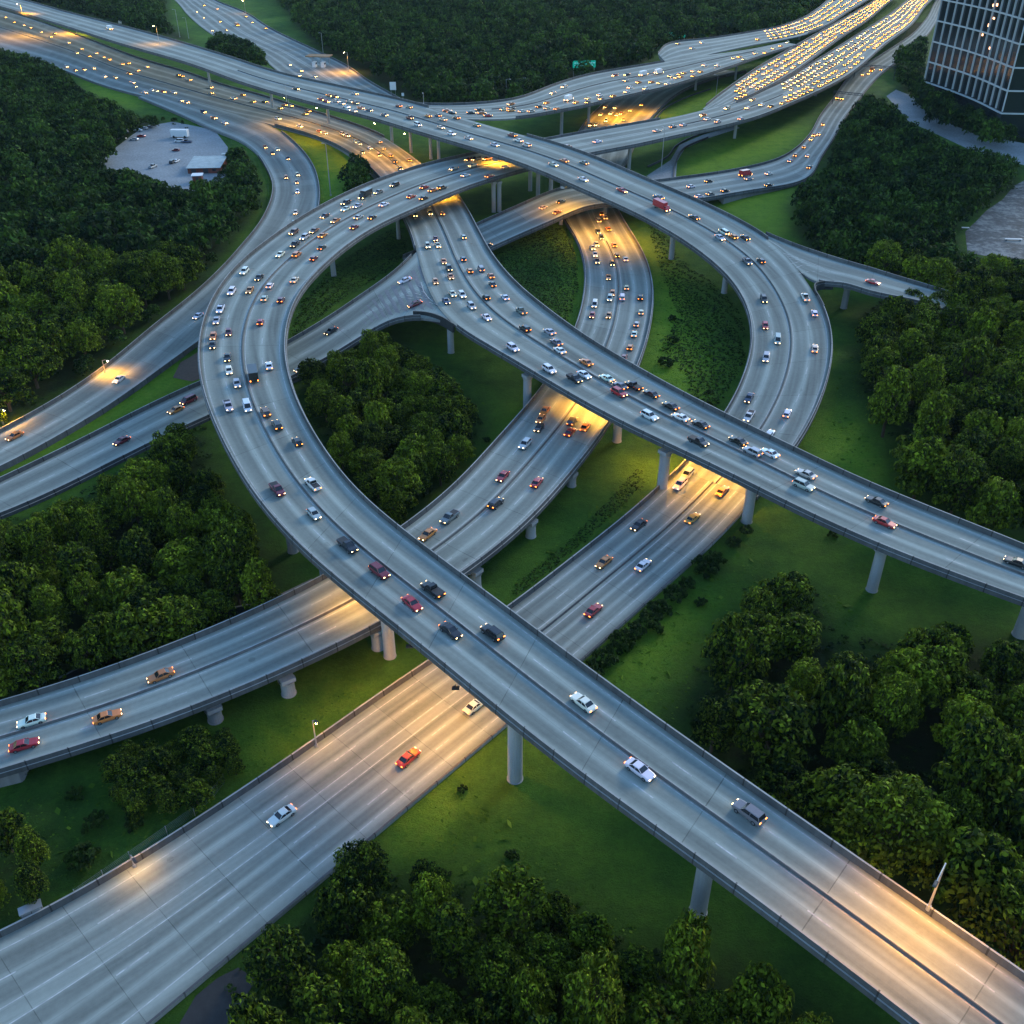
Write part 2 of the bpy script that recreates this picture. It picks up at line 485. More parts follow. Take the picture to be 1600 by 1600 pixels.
def markings(rd, road_ob, edge=True, skip=None, width=0.15, dash=3.2, gap=7.4, solid=()):
    mb = MB()
    def strip(u, v0, v1, w):
        k0, k1 = np.searchsorted(rd.V, v0), np.searchsorted(rd.V, v1)
        vv = [v0] + [x for x in rd.V[k0:k1] if v0 + .3 < x < v1 - .3] + [v1]
        L_ = []
        for v in vv:
            f = np.interp(v, rd.V, np.arange(rd.N)); i = min(int(f), rd.N - 2); k = f - i
            wd = np.interp(v, rd.V, rd.W)
            for du in (-w / 2 / wd, w / 2 / wd):
                p = rd.at(u + du, i) * (1 - k) + rd.at(u + du, i + 1) * k
                L_.append((p[0], p[1], p[2] + 0.012))
        mb.add(L_, [(2 * j, 2 * j + 1, 2 * j + 3, 2 * j + 2) for j in range(len(vv) - 1)])
    nl, nr = rd.lanes
    lines = [k for k in range(1, nl)] + [nl + k for k in range(1, nr)]
    rr = random.Random(len(rd.key) * 7 + int(rd.V[-1]))
    for ln in lines:
        u = rd.ulane(ln)
        v = rr.uniform(0, 12)
        while v < rd.V[-1] - dash:
            if rr.random() < 0.9: strip(u, v, v + dash * rr.uniform(0.75, 1.1), width)
            v += dash + gap
    if edge:
        for u in [rd.ub[1], rd.ub[-2]] + ([rd.ub[2] - 0.25 / np.median(rd.W), rd.ub[3] + 0.25 / np.median(rd.W)] if nr else []):
            v = 0.0
            while v < rd.V[-1] - 1:
                st = np.interp(v, rd.V, rd.idx)
                side = 'L' if u < 0.5 else 'R'
                if not (skip and any(sd == side and a <= st <= b for sd, a, b in skip)):
                    strip(u, v, min(v + 20, rd.V[-1]), 0.12)
                v += 20
    if mb.v:                     # painted lines belong to the roadway's own mesh
        import bmesh
        me = road_ob.data
        me.materials.append(M['paint'])
        bm = bmesh.new(); bm.from_mesh(me)
        vs = [bm.verts.new(v) for v in mb.v]
        for f in mb.f:
            q = bm.faces.new([vs[i] for i in f]); q.material_index = 1
            q.normal_update()
            if q.normal.z < 0: q.normal_flip()
        bm.to_mesh(me); bm.free()
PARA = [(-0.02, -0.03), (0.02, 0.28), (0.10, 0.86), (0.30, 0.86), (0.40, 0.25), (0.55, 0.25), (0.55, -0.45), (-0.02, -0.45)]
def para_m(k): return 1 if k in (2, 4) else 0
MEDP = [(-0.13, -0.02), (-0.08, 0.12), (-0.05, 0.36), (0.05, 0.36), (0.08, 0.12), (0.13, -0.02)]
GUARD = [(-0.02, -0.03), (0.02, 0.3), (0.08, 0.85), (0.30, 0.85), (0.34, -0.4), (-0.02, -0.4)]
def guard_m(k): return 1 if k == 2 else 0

def flyover(key, label, skipL=(), skipR=(), median=True, mrange=None, name='flyover', para=True, piers=(), pr=0.85, skip_mark=None, cat='bridge', median2=None):
    rd = ROADS[key]
    root = empty(name, tuple(rd.at(0.5, 0) * np.array((1, 1, 0))))
    tag(root, label, cat)
    off = -np.array(root.location)
    kids = [surface(rd, 'roadway', M['deck'], root)]
    # girder slab: two-step box under the deck; reaches the ground where the road comes down
    mb = MB(); vs = []
    prof = [(0.0, -0.03), (0.0, -0.55), (0.10, -0.60), (0.12, -1.15), (0.22, -1.6)]
    for i in range(rd.N):
        W = rd.R[i] - rd.L[i]; W[2] = 0; w = np.linalg.norm(W); W = W / w
        low = rd.L[i][2] < 2.6
        row = []
        for o, z in prof:
            p = rd.L[i] + W * (o * w * (0 if low else 1)); row.append((p[0], p[1], (p[2] + z) if not (low and z < -0.7) else -0.4))
        for o, z in prof[::-1]:
            p = rd.R[i] - W * (o * w * (0 if low else 1)); row.append((p[0], p[1], (p[2] + z) if not (low and z < -0.7) else -0.4))
        vs += row
    n = len(prof) * 2
    fs = [(i * n + k, i * n + (k + 1) % n, (i + 1) * n + (k + 1) % n, (i + 1) * n + k) for i in range(rd.N - 1) for k in range(n)]
    fs += [tuple(range(n)), tuple(range((rd.N - 1) * n, rd.N * n))]
    mb.add(vs, fs)
    me = mb.mesh('girder', M['girder'])
    import bmesh
    bm = bmesh.new(); bm.from_mesh(me); bmesh.ops.recalc_face_normals(bm, faces=bm.faces[:]); bm.to_mesh(me); bm.free()
    kids.append(link('girder', me, root))
    end = len(rd.idx) and rd.idx[-1]
    def spans(sk):
        out, a = [], 0.0
        for x, y in sorted(sk):
            if x > a: out.append((a, x))
            a = y
        if a < end: out.append((a, end))
        return out
    if para:
        for sd, sk in (('L', skipL), ('R', skipR)):
            for a, b in spans(sk):
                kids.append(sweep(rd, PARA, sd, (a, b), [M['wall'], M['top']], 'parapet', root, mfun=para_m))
    if median and rd.lanes[1]:
        for a, b in (mrange or [(0, end)]):
            kids.append(sweep(rd, MEDP, None, (a, b), M['barrier'], 'median_barrier', root, u=rd.med))
    markings(rd, kids[0], skip=[('L', *q) for q in skipL] + [('R', *q) for q in skipR])
    for q in piers:
        px, py = q[0], q[1]
        rad = q[2] if len(q) > 2 else pr
        P = unproj(px, py, 0.0)
        C = (rd.L + rd.R) / 2
        i = int(np.argmin(((C - P)[:, :2] ** 2).sum(1)))
        W = rd.R[i] - rd.L[i]; W[2] = 0; w = np.linalg.norm(W); Wn = W / w
        u = float(np.dot((P - rd.L[i])[:2], Wn[:2]) / w)
        uc = min(max(u, 0.045), 0.955)
        base = rd.L[i] * (1 - uc) + rd.R[i] * uc
        top = base[2] - 1.6
        mbp = MB()
        if top > 1.5:
            mbp.tube((base[0], base[1], -0.3), (base[0], base[1], top - 1.2), rad, rad * 0.97, 20)
            mbp.tube((base[0], base[1], top - 1.2), (base[0], base[1], top - 0.5), rad * 0.97, rad * 1.25, 20, caps=False)
            mbp.tube((base[0], base[1], -0.3), (base[0], base[1], 0.12), rad * 1.12, rad * 1.10, 20)
            # cap beam across the girder
            ang = math.atan2(Wn[1], Wn[0])
            c = rd.at(0.5, i)
            hw = max(w * 0.29, abs(uc - 0.5) * w + rad)
            mbp.box((c[0], c[1], top - 0.28), (hw * 2, rad * 2.0, 0.62), 0, ang)
            kids.append(mbp.build('pier', M['pier'], root, smooth=False))
    for k in kids:
        if k is not None:
            k.matrix_parent_inverse = Matrix.Translation(off)
    return root
def ground_road(key, label, name='road', mark=True, skirt=True, skip_mark=None, mat='ground_road'):
    rd = ROADS[key]
    o = surface(rd, name, M[mat], None)
    tag(o, label, 'road', kind='structure')
    if skirt:
        mb = MB()
        for E in (rd.L, rd.R):
            vs = []
            for i in range(rd.N): vs += [(E[i][0], E[i][1], E[i][2] - 0.01), (E[i][0], E[i][1], -0.5)]
            mb.add(vs, [(2 * i, 2 * i + 1, 2 * i + 3, 2 * i + 2) for i in range(rd.N - 1)])
        mb.build('road_edge', M['girder'], o)
    if mark: markings(rd, o, skip=skip_mark)
    return o
def guard(key, side, rng_, label, prof=None, name='barrier_wall'):
    rd = ROADS[key]
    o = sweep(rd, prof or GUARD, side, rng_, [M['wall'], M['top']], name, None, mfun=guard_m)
    tag(o, label, 'barrier')
    return o

# --- looping flyover (A) ---
Road('A', [(1760,1865,1840,1705,13),(1600,1728,1690,1592,13),(1431,1600,1512,1474,13),(1267,1472,1347,1358,12.8),(1060,1318,1135,1210,12.5),(895,1205,962,1087,12.3),
 (805,1130,868,1015,12.2),(700,1045,760,934,12),(600,962,658,857,12),(505,892,572,792,12),(412,798,520,730,12),(365,720,483,673,12),(334,656,457,622,12),(315,602,446,578,12),(311,535,442,537,12),
 (322,493,448,499,12),(344,449,464,461,12),(376,411,488,434,12),(422,377,521,402,12),(455,352,562,370,12),(497,327,605,347,12),(562,294,655,326,12),(622,272,706,302,11.8),(669,257,752,286,11.5),
 (725,244,800,271,11),(790,231,862,256,10.6),(853,219,922,241,10.4),(920,206,986,230,10.4),(1012,191,1055,214,10.4),(1080,177,1110,203,10),(1145,158,1175,187,9.6),(1205,137,1240,161,9),(1274,96,1315,125,8.5),(1343,53,1385,68,8),(1388,24,1425,38,8),(1416,2,1447,8,8),(1450,-24,1480,-20,8)],
 sh=(1.0, 1.6), med=0.5)
# --- left lit carriageway of the jammed expressway (J) ---
Road('J', [(1098,170,1112,175,9.75),(1120,152,1150,160,9.75),(1150,130,1190,142,9.5),(1190,103,1240,113,9.2),(1227,82,1274,88,8.8),(1272,56,1309,62,8.4),(1340,17,1358,30,8),(1368,0,1386,6,8),(1395,-20,1415,-16,8)], lanes=(4, 0), oneway=1, sh=(1.5, 1.0), sig=4)
# --- far merging flyover (G) and the carriageway beyond it (N) ---
Road('G', [(640,163,668,180,14.6),(665,164,700,186,14.4),(706,165,762,187,14),(780,160,825,183,13),(817,153,872,174,12.4),(864,134,915,166,11.8),(926,116,978,151,11.2),(985,106,1037,138,10.6),(1037,97,1090,122,10.2),(1090,88,1150,102,9.8),(1165,78,1205,83,9.4),(1225,66,1250,70,9)], lanes=(2, 3), med=0.40, sig=4)
Road('N', [(1028,84,1041,98,9.3),(1045,68,1072,94,9.3),(1106,61,1112,84,9.2),(1171,51,1182,69,9),(1215,43,1242,58,8.8),(1239,35,1272,49,8.6),(1274,17,1325,18,8.4),(1295,0,1352,2,8.2),(1325,-22,1388,-20,8)], lanes=(4, 0), oneway=1, sig=3)
# --- long upper flyover (B), upper part on piers ---
Road('B', [(-150,-30,-95,-36,14),(-60,-6,-12,-12,14),(0,11,47,3,14),(51,26,96,17,14),(112,45,158,33,14),(187,69,235,53,14.2),(300,102,350,87,14.4),(395,136,445,117,14.6),(498,165,550,140,15),(575,184,640,160,15.5),(650,207,706,179,16.3),(725,229,790,204,16.8),
 (800,252,868,225,16.8),(855,273,930,247,16),(911,299,985,271,15),(948,314,1023,288,14),(1001,339,1085,312,12.6),(1047,363,1140,339,11.2),(1104,402,1195,368,9.8),(1134,427,1227,394,9),(1161,463,1255,432,8.3),(1174,492,1282,470,7.6),(1179,521,1298,503,6.9),(1178,547,1301,537,6.2),(1167,587,1298,572,5.3),(1152,619,1287,613,4.4),(1134,652,1266,664,3.4),(1108,688,1236,712,2.5),(1076,722,1195,757,1.6),(1062,735,1178,777,1.2)],
 sh=(1.0, 1.2), med=0.5)
Road('Blow', [(1062,735,1178,777,1.2),(1038,757,1152,814,0.8),(996,800,1105,857,0.45),(901,871,1010,938,0.35),(790,962,900,1039,0.35),(665,1041,785,1135,0.35),(600,1087,730,1180,0.35),(530,1134,662,1238,0.35),(449,1200,568,1317,0.35),(317,1281,444,1421,0.35),(202,1362,336,1510,0.35),(101,1423,240,1593,0.35),(0,1473,110,1700,0.35),(-130,1530,0,1790,0.35),(-280,1590,-120,1890,0.35)],
 lanes=(2, 3), med=0.46, sh=(1.2, 1.5))
Road('R1', [(1165,352,1185,366,10.15,9.95),(1195,366,1222,393,9.65,8.9),(1257,391,1258,431,8.6,8.2),(1290,402,1286,445,8.1,7.7),(1325,413,1316,444,7.75,7.6),(1358,422,1350,456,7.5),(1392,433,1385,464,7.2),(1446,449,1437,474,6.6),(1485,461,1476,488,6.0)], lanes=(2, 0), oneway=1, sig=1.2)
# --- left expressway (D) rising into the straight crossing flyover (C) ---
Road('D', [(-150,30,-100,-10,1),(-60,62,-10,12,1),(0,82,45,28,1),(101,110,150,66,1),(159,132,225,94,1),(216,148,290,113,1),(285,163,350,134,1),(340,178,410,150,1),(401,189,460,166,1.0),(457,203,520,184,1.0),(508,219,583,206,1.1),(553,243,620,227,1.7),(585,268,648,247,2.8),(606,294,678,272,4.2),(622,318,712,302,5.5)], lanes=(3, 3), med=0.52, sig=4)
Road('C', [(622,318,712,302,5.5),(633,344,732,333,6.4),(643,362,745,360,7),(649,382,753,374,7.5),(655,410,765,398,7.9),(664,440,783,421,8.3),(678,472,808,450,8.7),(704,508,848,482,9.2),(740,530,882,508,9.5),(780,551,905,525,9.7),(827,579,930,541,9.9),(877,611,975,568,10),(945,650,1037,603,10),(1024,689,1113,645,10),(1080,712,1180,675,10),(1171,758,1258,714,10),(1249,800,1337,755,9.8),(1364,854,1441,796,9.6),(1480,898,1543,834,9.5),(1600,940,1658,885,9.5),(1710,980,1765,925,9.5),(1830,1023,1880,970,9.5)], sh=(1.0, 1.2))
Road('R2', [(652,392,702,503,7.6,9.1),(639,409,676,495,7.4,8.2),(622,426,650,491,6.9,7.2),(605,438,628,495,6.2,6.3),(571,460,600,507,5.0),(519,497,560,532,3.8),(444,541,500,568,2.0),(390,570,440,600,0.9),(310,602,372,632,.4),(209,650,262,682,.35),(118,697,170,728,.35),(0,754,55,785,.35),(-90,796,-40,823,.35)], lanes=(2, 0), oneway=1, sig=2.5)
# --- middle expressway (F) ---
Road('F', [(1110,108,1165,112,.4),(1060,118,1118,122,.4),(975,140,1060,146,.4),(947,161,1035,166,.4),(921,185,1008,195,.4),(895,225,985,240,.4),(880,270,965,282,.4),(876,312,958,316,.5),(882,345,975,350,.6),(899,367,996,382,.8),(911,395,1010,410,1.0),(917,425,1018,441,1.2),(915,459,1019,473,1.5),(909,492,1014,512,1.8),(897,524,1003,554,2.3),(878,562,983,602,2.9),(851,608,957,652,3.5),(810,655,924,700,4.0),(766,704,884,748,4.5),(689,788,806,836,5),(628,832,745,884,5.2),(570,870,660,945,5.2),(513,908,570,992,5.1),(405,959,462,1041,4.8),(270,1016,322,1104,4.2),(135,1067,182,1153,3.4),(0,1107,45,1195,2.6),(-130,1140,-85,1232,2)], sh=(1.2, 1.2), med=0.5)
# --- left curving ramp (E), right service road (H), far street (I) ---
Road('E', [(216,151,250,144,1.004),(285,180,330,166,1.004),(330,201,390,184,1.0),(374,219,428,199,.9),(401,240,460,224,.7),(416,262,484,252,.5),(427,287,496,280,.4),(426,309,499,311,.35),(418,331,493,340,.35),(403,357,473,372,.35),(383,381,450,402,.35),(344,425,412,455,.35),(300,466,366,498,.35),(243,511,312,535,.35),(162,579,226,598,.35),(100,622,161,644,.35),(34,660,100,680,.35),(-30,692,30,720,.35),(-110,732,-60,762,.35)], lanes=(2, 0), oneway=1, sig=3)
Road('H', [(1480,-22,1494,-20,.3),(1462,2,1476,4,.3),(1446,32,1462,35,.3),(1425,55,1446,58,.3),(1380,85,1416,86,.3),(1330,118,1372,120,.3),(1302,156,1338,160,.3),(1282,182,1318,187,.3),(1265,212,1299,221,.3),(1246,232,1283,245,.35),(1205,254,1252,286,.5),(1144,268,1170,300,1.6),(1060,280,1088,314,3.6),(1000,287,1012,322,4.9),(940,289,965,320,5.6),(892,292,930,321,5.6),(826,317,868,345,4.9),(742,354,778,384,3.2),(675,384,715,412,1.6),(630,403,660,428,0.6)], lanes=(3, 0), oneway=-1, sig=3)
Road('I', [(235,-40,300,-40,.3),(258,-12,318,-14,.3),(275,2,335,0,.3),(298,28,385,21,.3),(335,56,426,47,.3),(405,88,498,82,.3),(440,115,542,104,.3),(490,140,578,129,.3),(550,160,625,156,.3),(600,185,665,182,.3)], lanes=(3, 3), sig=2)

A_ = flyover('A', 'long flyover that curls round in a loop from the near lower right corner', skipL=[(28.2, 30.6)], mrange=[(0, 25.5), (28.5, 31)],
  piers=[(768,1205,.92),(1080,1418,.92),(593,1022),(492,915),(449,857),(520,432,.7),(627,372,.6),(787,328,.7),(800,330,.7),(851,308,.7),(987,263,.7),(1163,216,.6),(1290,150,.6),(1420,1690,1.0)])
J_ = flyover('J', 'jammed expressway carriageway packed with glowing cars left of the dark median', skipL=[(0, 0.2)], skipR=[(0, 1)], piers=[(1215,112,.6),(1160,150,.6)])
N_ = flyover('N', 'farthest jammed carriageway along the forest edge with a rounded paved end', skipR=[(0, 4.6)], piers=[(1230,62,.6)])
G_ = flyover('G', 'far merging flyover in front of the forest, joining the long upper flyover', skipR=[(0, 2.6)], skipL=[(8.0, 11)], piers=[(900,209,.7),(962,196,.6),(1100,140,.6),(1152,124,.6)], mrange=[(2.5, 10)])
B_ = flyover('B', 'long upper flyover crossing from the upper left and bending down on the right', skipR=[(9.4, 11.4), (18.1, 20.7)],
  piers=[(1047,404,.75),(1115,452,.75),(1173,512,.75),(533,198,.6),(625,226,.6),(655,240,.6),(690,250,.6),(712,252,.6),(840,300,.7),(868,314,.7),(975,335,.7),(440,172,.6),(330,140,.6)], mrange=[(6.5, 29)])
R1_ = flyover('R1', 'short exit ramp leaving the right bend towards the trees', name='exit_ramp', skipL=[(0, 1.0)], skipR=[(0, 2.5)], piers=[(1308,480,.8)], cat='ramp')
C_ = flyover('C', 'straight flyover crossing the middle and leaving on the right', skipL=[(3.2, 7.05)], piers=[(1363,922),(1030,765,.95),(1172,818,.9),(820,640,.85),(692,552,.75),(957,686,.85),(1585,988,1.0)])
R2_ = flyover('R2', 'forked ramp dropping from the straight flyover to the lower left', name='exit_ramp', skipL=[(0, .6)], skipR=[(0, 1.5)], cat='ramp', piers=[(560,545,.7)])
F_ = flyover('F', 'middle expressway curving under both crossings towards the lower left', piers=[(755,925,.9),(838,838,.85),(905,752,.8),(465,1078,.95),(338,1124,.95),(590,1012,.9)], mrange=[(9, 28)])
H_ = flyover('H', 'narrow road bridge passing low beneath the long upper flyover', piers=[(882,350,.6)])
D_ = ground_road('D', 'wide concrete expressway running in from the upper left')
E_ = ground_road('E', 'concrete ramp curving down beside the left wood', skip_mark=[('R', 0, 3)])
Bl = ground_road('Blow', 'broad ground level expressway running to the lower left corner')
I_ = ground_road('I', 'far street with standing cars below the forest edge')
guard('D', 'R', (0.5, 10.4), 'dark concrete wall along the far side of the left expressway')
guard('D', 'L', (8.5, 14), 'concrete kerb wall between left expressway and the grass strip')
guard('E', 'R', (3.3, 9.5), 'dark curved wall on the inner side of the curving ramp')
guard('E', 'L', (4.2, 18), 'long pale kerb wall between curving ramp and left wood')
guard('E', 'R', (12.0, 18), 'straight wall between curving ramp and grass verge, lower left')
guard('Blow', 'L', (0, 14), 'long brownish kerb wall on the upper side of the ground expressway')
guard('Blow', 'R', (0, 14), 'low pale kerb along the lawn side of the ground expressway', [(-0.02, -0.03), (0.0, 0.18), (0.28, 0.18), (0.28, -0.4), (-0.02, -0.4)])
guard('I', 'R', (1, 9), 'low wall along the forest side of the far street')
# median walls of the ground roads
def gmed(key, rng_, label):
    rd = ROADS[key]
    o = sweep(rd, MEDP, None, rng_, M['barrier'], 'median_barrier', None, u=rd.med)
    tag(o, label, 'barrier')
gmed('D', (0.5, 14), 'dark concrete median wall on the left expressway')
gmed('Blow', (0, 4.2), 'dark concrete median wall on the ground expressway below the straight flyover')

# --- painted gore areas where the ramps leave
def on_road(keys, px, py):
    best = None
    for k in keys:
        rd = ROADS[k]; u, v, d = rd.find(px, py)
        if best is None or d < best[0]: best = (d, rd.pos(u, v)[0])
    return best[1]
def gore(root, keys, lines, w=0.15):
    mb = MB()
    for ln in lines:
        P = []
        for (a, b), (c, d) in zip(ln[:-1], ln[1:]):
            n_ = max(1, int(math.dist((a, b), (c, d)) / 5))
            P += [(a + (c - a) * i / n_, b + (d - b) * i / n_) for i in range(n_)]
        P.append(ln[-1])
        Q = []
        for x, y in P:
            z = max(on_road([k], x, y)[2] if ROADS[k].find(x, y)[2] < 5 else -9 for k in keys)
            if z < 0: z = on_road(keys, x, y)[2]
            Q.append(unproj(x, y, z + .035))
        Q = np.array(Q); T = np.gradient(Q, axis=0); T /= np.linalg.norm(T, axis=1)[:, None]
        Nn = np.stack((-T[:, 1], T[:, 0], 0 * T[:, 0]), 1) * w / 2
        vs = []
        for q, n_ in zip(Q, Nn): vs += [q - n_, q + n_]
        mb.add(vs, [(2 * i, 2 * i + 1, 2 * i + 3, 2 * i + 2) for i in range(len(Q) - 1)])
    o = mb.build('gore_marking', M['paint'], root); o.matrix_parent_inverse = Matrix.Translation(-np.array(root.location)); return o
gore(R1_, ['B', 'R1'], [[(1197, 383), (1220, 394), (1250, 404), (1280, 416), (1304, 427)], [(1204, 392), (1214, 393), (1226, 398)], [(1214, 399), (1226, 399), (1240, 402)], [(1224, 406), (1236, 404), (1254, 407)],
  [(1233, 413), (1248, 409), (1268, 413)], [(1240, 420), (1254, 414), (1280, 417)], [(1247, 428), (1262, 424), (1282, 424), (1304, 427)]])
gore(R2_, ['C', 'R2'], [[(618, 464), (640, 452), (658, 441)], [(658, 441), (662, 455), (670, 466), (683, 476)], [(618, 464), (640, 466), (662, 470), (683, 476)], [(652, 446), (661, 450)], [(645, 450), (663, 457)], [(637, 455), (666, 463)], [(628, 460), (668, 467)]])
# --- low slope wall above the middle expressway, left
def wall_px(name, pts, h, label, th=0.25):
    P = np.array([unproj(x, y, 0) for x, y in pts])
    T_ = np.concatenate(([0], np.cumsum(np.linalg.norm(P[1:] - P[:-1], axis=1))))
    Q = hermite(T_, P, np.linspace(0, T_[-1], max(6, int(T_[-1] / 2))))
    Tn = np.gradient(Q, axis=0); Tn /= np.linalg.norm(Tn, axis=1)[:, None]; Nn = np.stack((-Tn[:, 1], Tn[:, 0], 0 * Tn[:, 0]), 1)
    mb = MB(); vs = []
    for q, n_ in zip(Q, Nn):
        for o_, z in ((-th, -.3), (-th * .7, h), (th * .7, h), (th, -.3)): vs.append(q + n_ * o_ + np.array((0, 0, z)))
    m_ = len(Q)
    fs = [(j * 4 + k, j * 4 + (k + 1) % 4, (j + 1) * 4 + (k + 1) % 4, (j + 1) * 4 + k) for j in range(m_ - 1) for k in range(4)]
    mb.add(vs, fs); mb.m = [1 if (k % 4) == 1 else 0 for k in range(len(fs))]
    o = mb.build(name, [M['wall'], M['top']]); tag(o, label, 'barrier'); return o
wall_px('barrier_wall', [(95, 1074), (150, 1045), (200, 1018), (270, 988), (340, 968), (420, 950), (490, 918)], 1.6, 'curved retaining wall on the slope above the middle expressway, left')
wall_px('barrier_wall', [(1012, 262), (1040, 248), (1058, 228), (1090, 212), (1150, 196)], .7, 'curved kerb wall of the narrow lane under the far end of the loop')
wall_px('barrier_wall', [(1052, 280), (1056, 255), (1070, 232), (1106, 216)], .7, 'inner curved kerb of the narrow lane by the lawn right of the crossing')
wall_px('barrier_wall', [(1022, 188), (1042, 168), (1075, 152), (1110, 140)], .6, 'curved kerb round the lawn between the two far flyovers')

def nose(root, pts, mat=None):
    """curved end wall joining two parapets, swept with the parapet profile"""
    P = np.array([unproj(*q) for q in pts])
    T_ = np.concatenate(([0], np.cumsum(np.linalg.norm(P[1:] - P[:-1], axis=1))))
    Q = hermite(T_, P, np.linspace(0, T_[-1], 24))
    Tn = np.gradient(Q, axis=0); Tn[:, 2] = 0; Tn /= np.linalg.norm(Tn, axis=1)[:, None]; Nn = np.stack((Tn[:, 1], -Tn[:, 0], 0 * Tn[:, 0]), 1)
    prof = [(-.2, -.5), (-.15, .25), (-.12, .86), (.12, .86), (.18, .25), (.33, .22), (.33, -1.3), (-.2, -1.3)]
    mb = MB(); vs = []
    for q, n_ in zip(Q, Nn):
        for o_, z in prof: vs.append(q + n_ * o_ + np.array((0, 0, z)))
    n_, m_ = len(prof), len(Q)
    fs = [(j * n_ + k, j * n_ + (k + 1) % n_, (j + 1) * n_ + (k + 1) % n_, (j + 1) * n_ + k) for j in range(m_ - 1) for k in range(n_)] + [tuple(range(n_)), tuple(range((m_ - 1) * n_, m_ * n_))]
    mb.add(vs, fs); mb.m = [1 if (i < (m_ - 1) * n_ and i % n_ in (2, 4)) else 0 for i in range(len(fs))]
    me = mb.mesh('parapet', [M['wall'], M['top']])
    import bmesh
    bm = bmesh.new(); bm.from_mesh(me); bmesh.ops.recalc_face_normals(bm, faces=bm.faces[:]); bm.to_mesh(me); bm.free()
    o = link('parapet', me, root); o.matrix_parent_inverse = Matrix.Translation(-np.array(root.location))
nose(R1_, [(1287, 482, 7.4), (1280, 469, 7.65), (1273, 456, 7.85), (1274, 447, 7.95), (1286, 444, 7.75), (1302, 444, 7.6)])
nose(R2_, [(708, 511, 9.25), (692, 501, 8.8), (676, 495, 8.2), (660, 492, 7.55), (646, 491.5, 7.1)])
# ------------------------------------------------------------------ trees
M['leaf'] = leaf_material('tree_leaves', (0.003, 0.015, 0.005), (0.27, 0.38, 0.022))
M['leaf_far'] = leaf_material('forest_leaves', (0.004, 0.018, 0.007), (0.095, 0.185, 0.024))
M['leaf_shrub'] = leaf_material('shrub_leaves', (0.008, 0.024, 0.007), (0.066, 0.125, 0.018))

def leaf_cloud(cl, per, size, r_, squash=1.0, up=0.35, inner=0.15, drop=0.35):
    """leaf-sized quads over the clusters cl = [(centre, radius)]; returns verts (n*4,3), tint (n,)"""
    V, Tn = [], []
    for c, rad in cl:
        n = int(per * rad * rad)
        d = r_.normal(size=(n, 3)); d /= np.linalg.norm(d, axis=1)[:, None]
        d = d[d[:, 2] > -drop - 0.35 * r_.random(len(d))]
        n = len(d)
        # lumpy cluster surface
        lump = 1 + 0.22 * np.sin(d[:, 0] * 5 + c[0] * 3) * np.sin(d[:, 1] * 5 + c[1] * 3) + 0.12 * np.sin(d[:, 2] * 8 + c[2])
        rr = rad * lump * (1 - inner * 2.2 * r_.random(n) ** 2.0)
        p = np.array(c) + d * rr[:, None] * np.array((1, 1, squash))
        nrm = d + r_.normal(size=(n, 3)) * 0.40 + np.array((0, 0, up))
        nrm /= np.linalg.norm(nrm, axis=1)[:, None]
        a = np.cross(nrm, r_.normal(size=(n, 3))); a /= np.linalg.norm(a, axis=1)[:, None]
        b = np.cross(nrm, a)
        s = size * (0.6 + 0.8 * r_.random(n))[:, None]
        w = s * (0.42 + 0.2 * r_.random(n))[:, None]
        bend = nrm * s * (0.18 * r_.random(n))[:, None]
        q = np.stack((p - a * s, p - b * w + bend, p + a * s, p + b * w + bend), 1)
        V.append(q.reshape(-1, 3))
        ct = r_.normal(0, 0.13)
        # outer shell paler, inside darker: tip highlights and inner shade put into tint
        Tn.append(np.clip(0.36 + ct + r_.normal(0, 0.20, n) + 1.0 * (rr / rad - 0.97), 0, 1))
    return np.concatenate(V), np.concatenate(Tn)
def cloud_mesh(name, V, Tn, mat):
    n = len(Tn)
    me = bpy.data.meshes.new(name)
    me.vertices.add(n * 4); me.loops.add(n * 4); me.polygons.add(n)
    me.vertices.foreach_set('co', V.astype(np.float32).ravel())
    me.loops.foreach_set('vertex_index', np.arange(n * 4, dtype=np.int32))
    me.polygons.foreach_set('loop_start', np.arange(0, n * 4, 4, dtype=np.int32))
    me.polygons.foreach_set('loop_total', np.full(n, 4, np.int32))
    at = me.attributes.new('tint', 'FLOAT', 'FACE')
    at.data.foreach_set('value', Tn.astype(np.float32))
    me.materials.append(mat)
    me.update(); me.validate()
    return me
def clusters(r_, n, spread=0.62, top=0.8, low=0.30, flat=1.0):
    """cluster centres of a crown of radius 1 and height 2*flat, from z=low upward"""
    cl = []
    tries = 0
    while len(cl) < n and tries < 4000:
        tries += 1
        th = r_.uniform(0, 2 * math.pi); h = r_.uniform(0, 1) ** 0.8
        rad_at = math.sqrt(max(0.0, 1 - (h * 1.02 - 0.15) ** 2)) * spread
        rr = rad_at * math.sqrt(r_.uniform(0.12, 1))
        c = (rr * math.cos(th), rr * math.sin(th), low + h * top * flat + 0.1)
        rad = r_.uniform(0.13, 0.26) * (1 - 0.2 * h)
        if all((c[0] - q[0]) ** 2 + (c[1] - q[1]) ** 2 + (c[2] - q[2]) ** 2 > (0.66 * (rad + s_)) ** 2 for q, s_ in cl):
            cl.append((c, rad))
    return cl
TREE = []                                       # (crown mesh, trunk mesh)
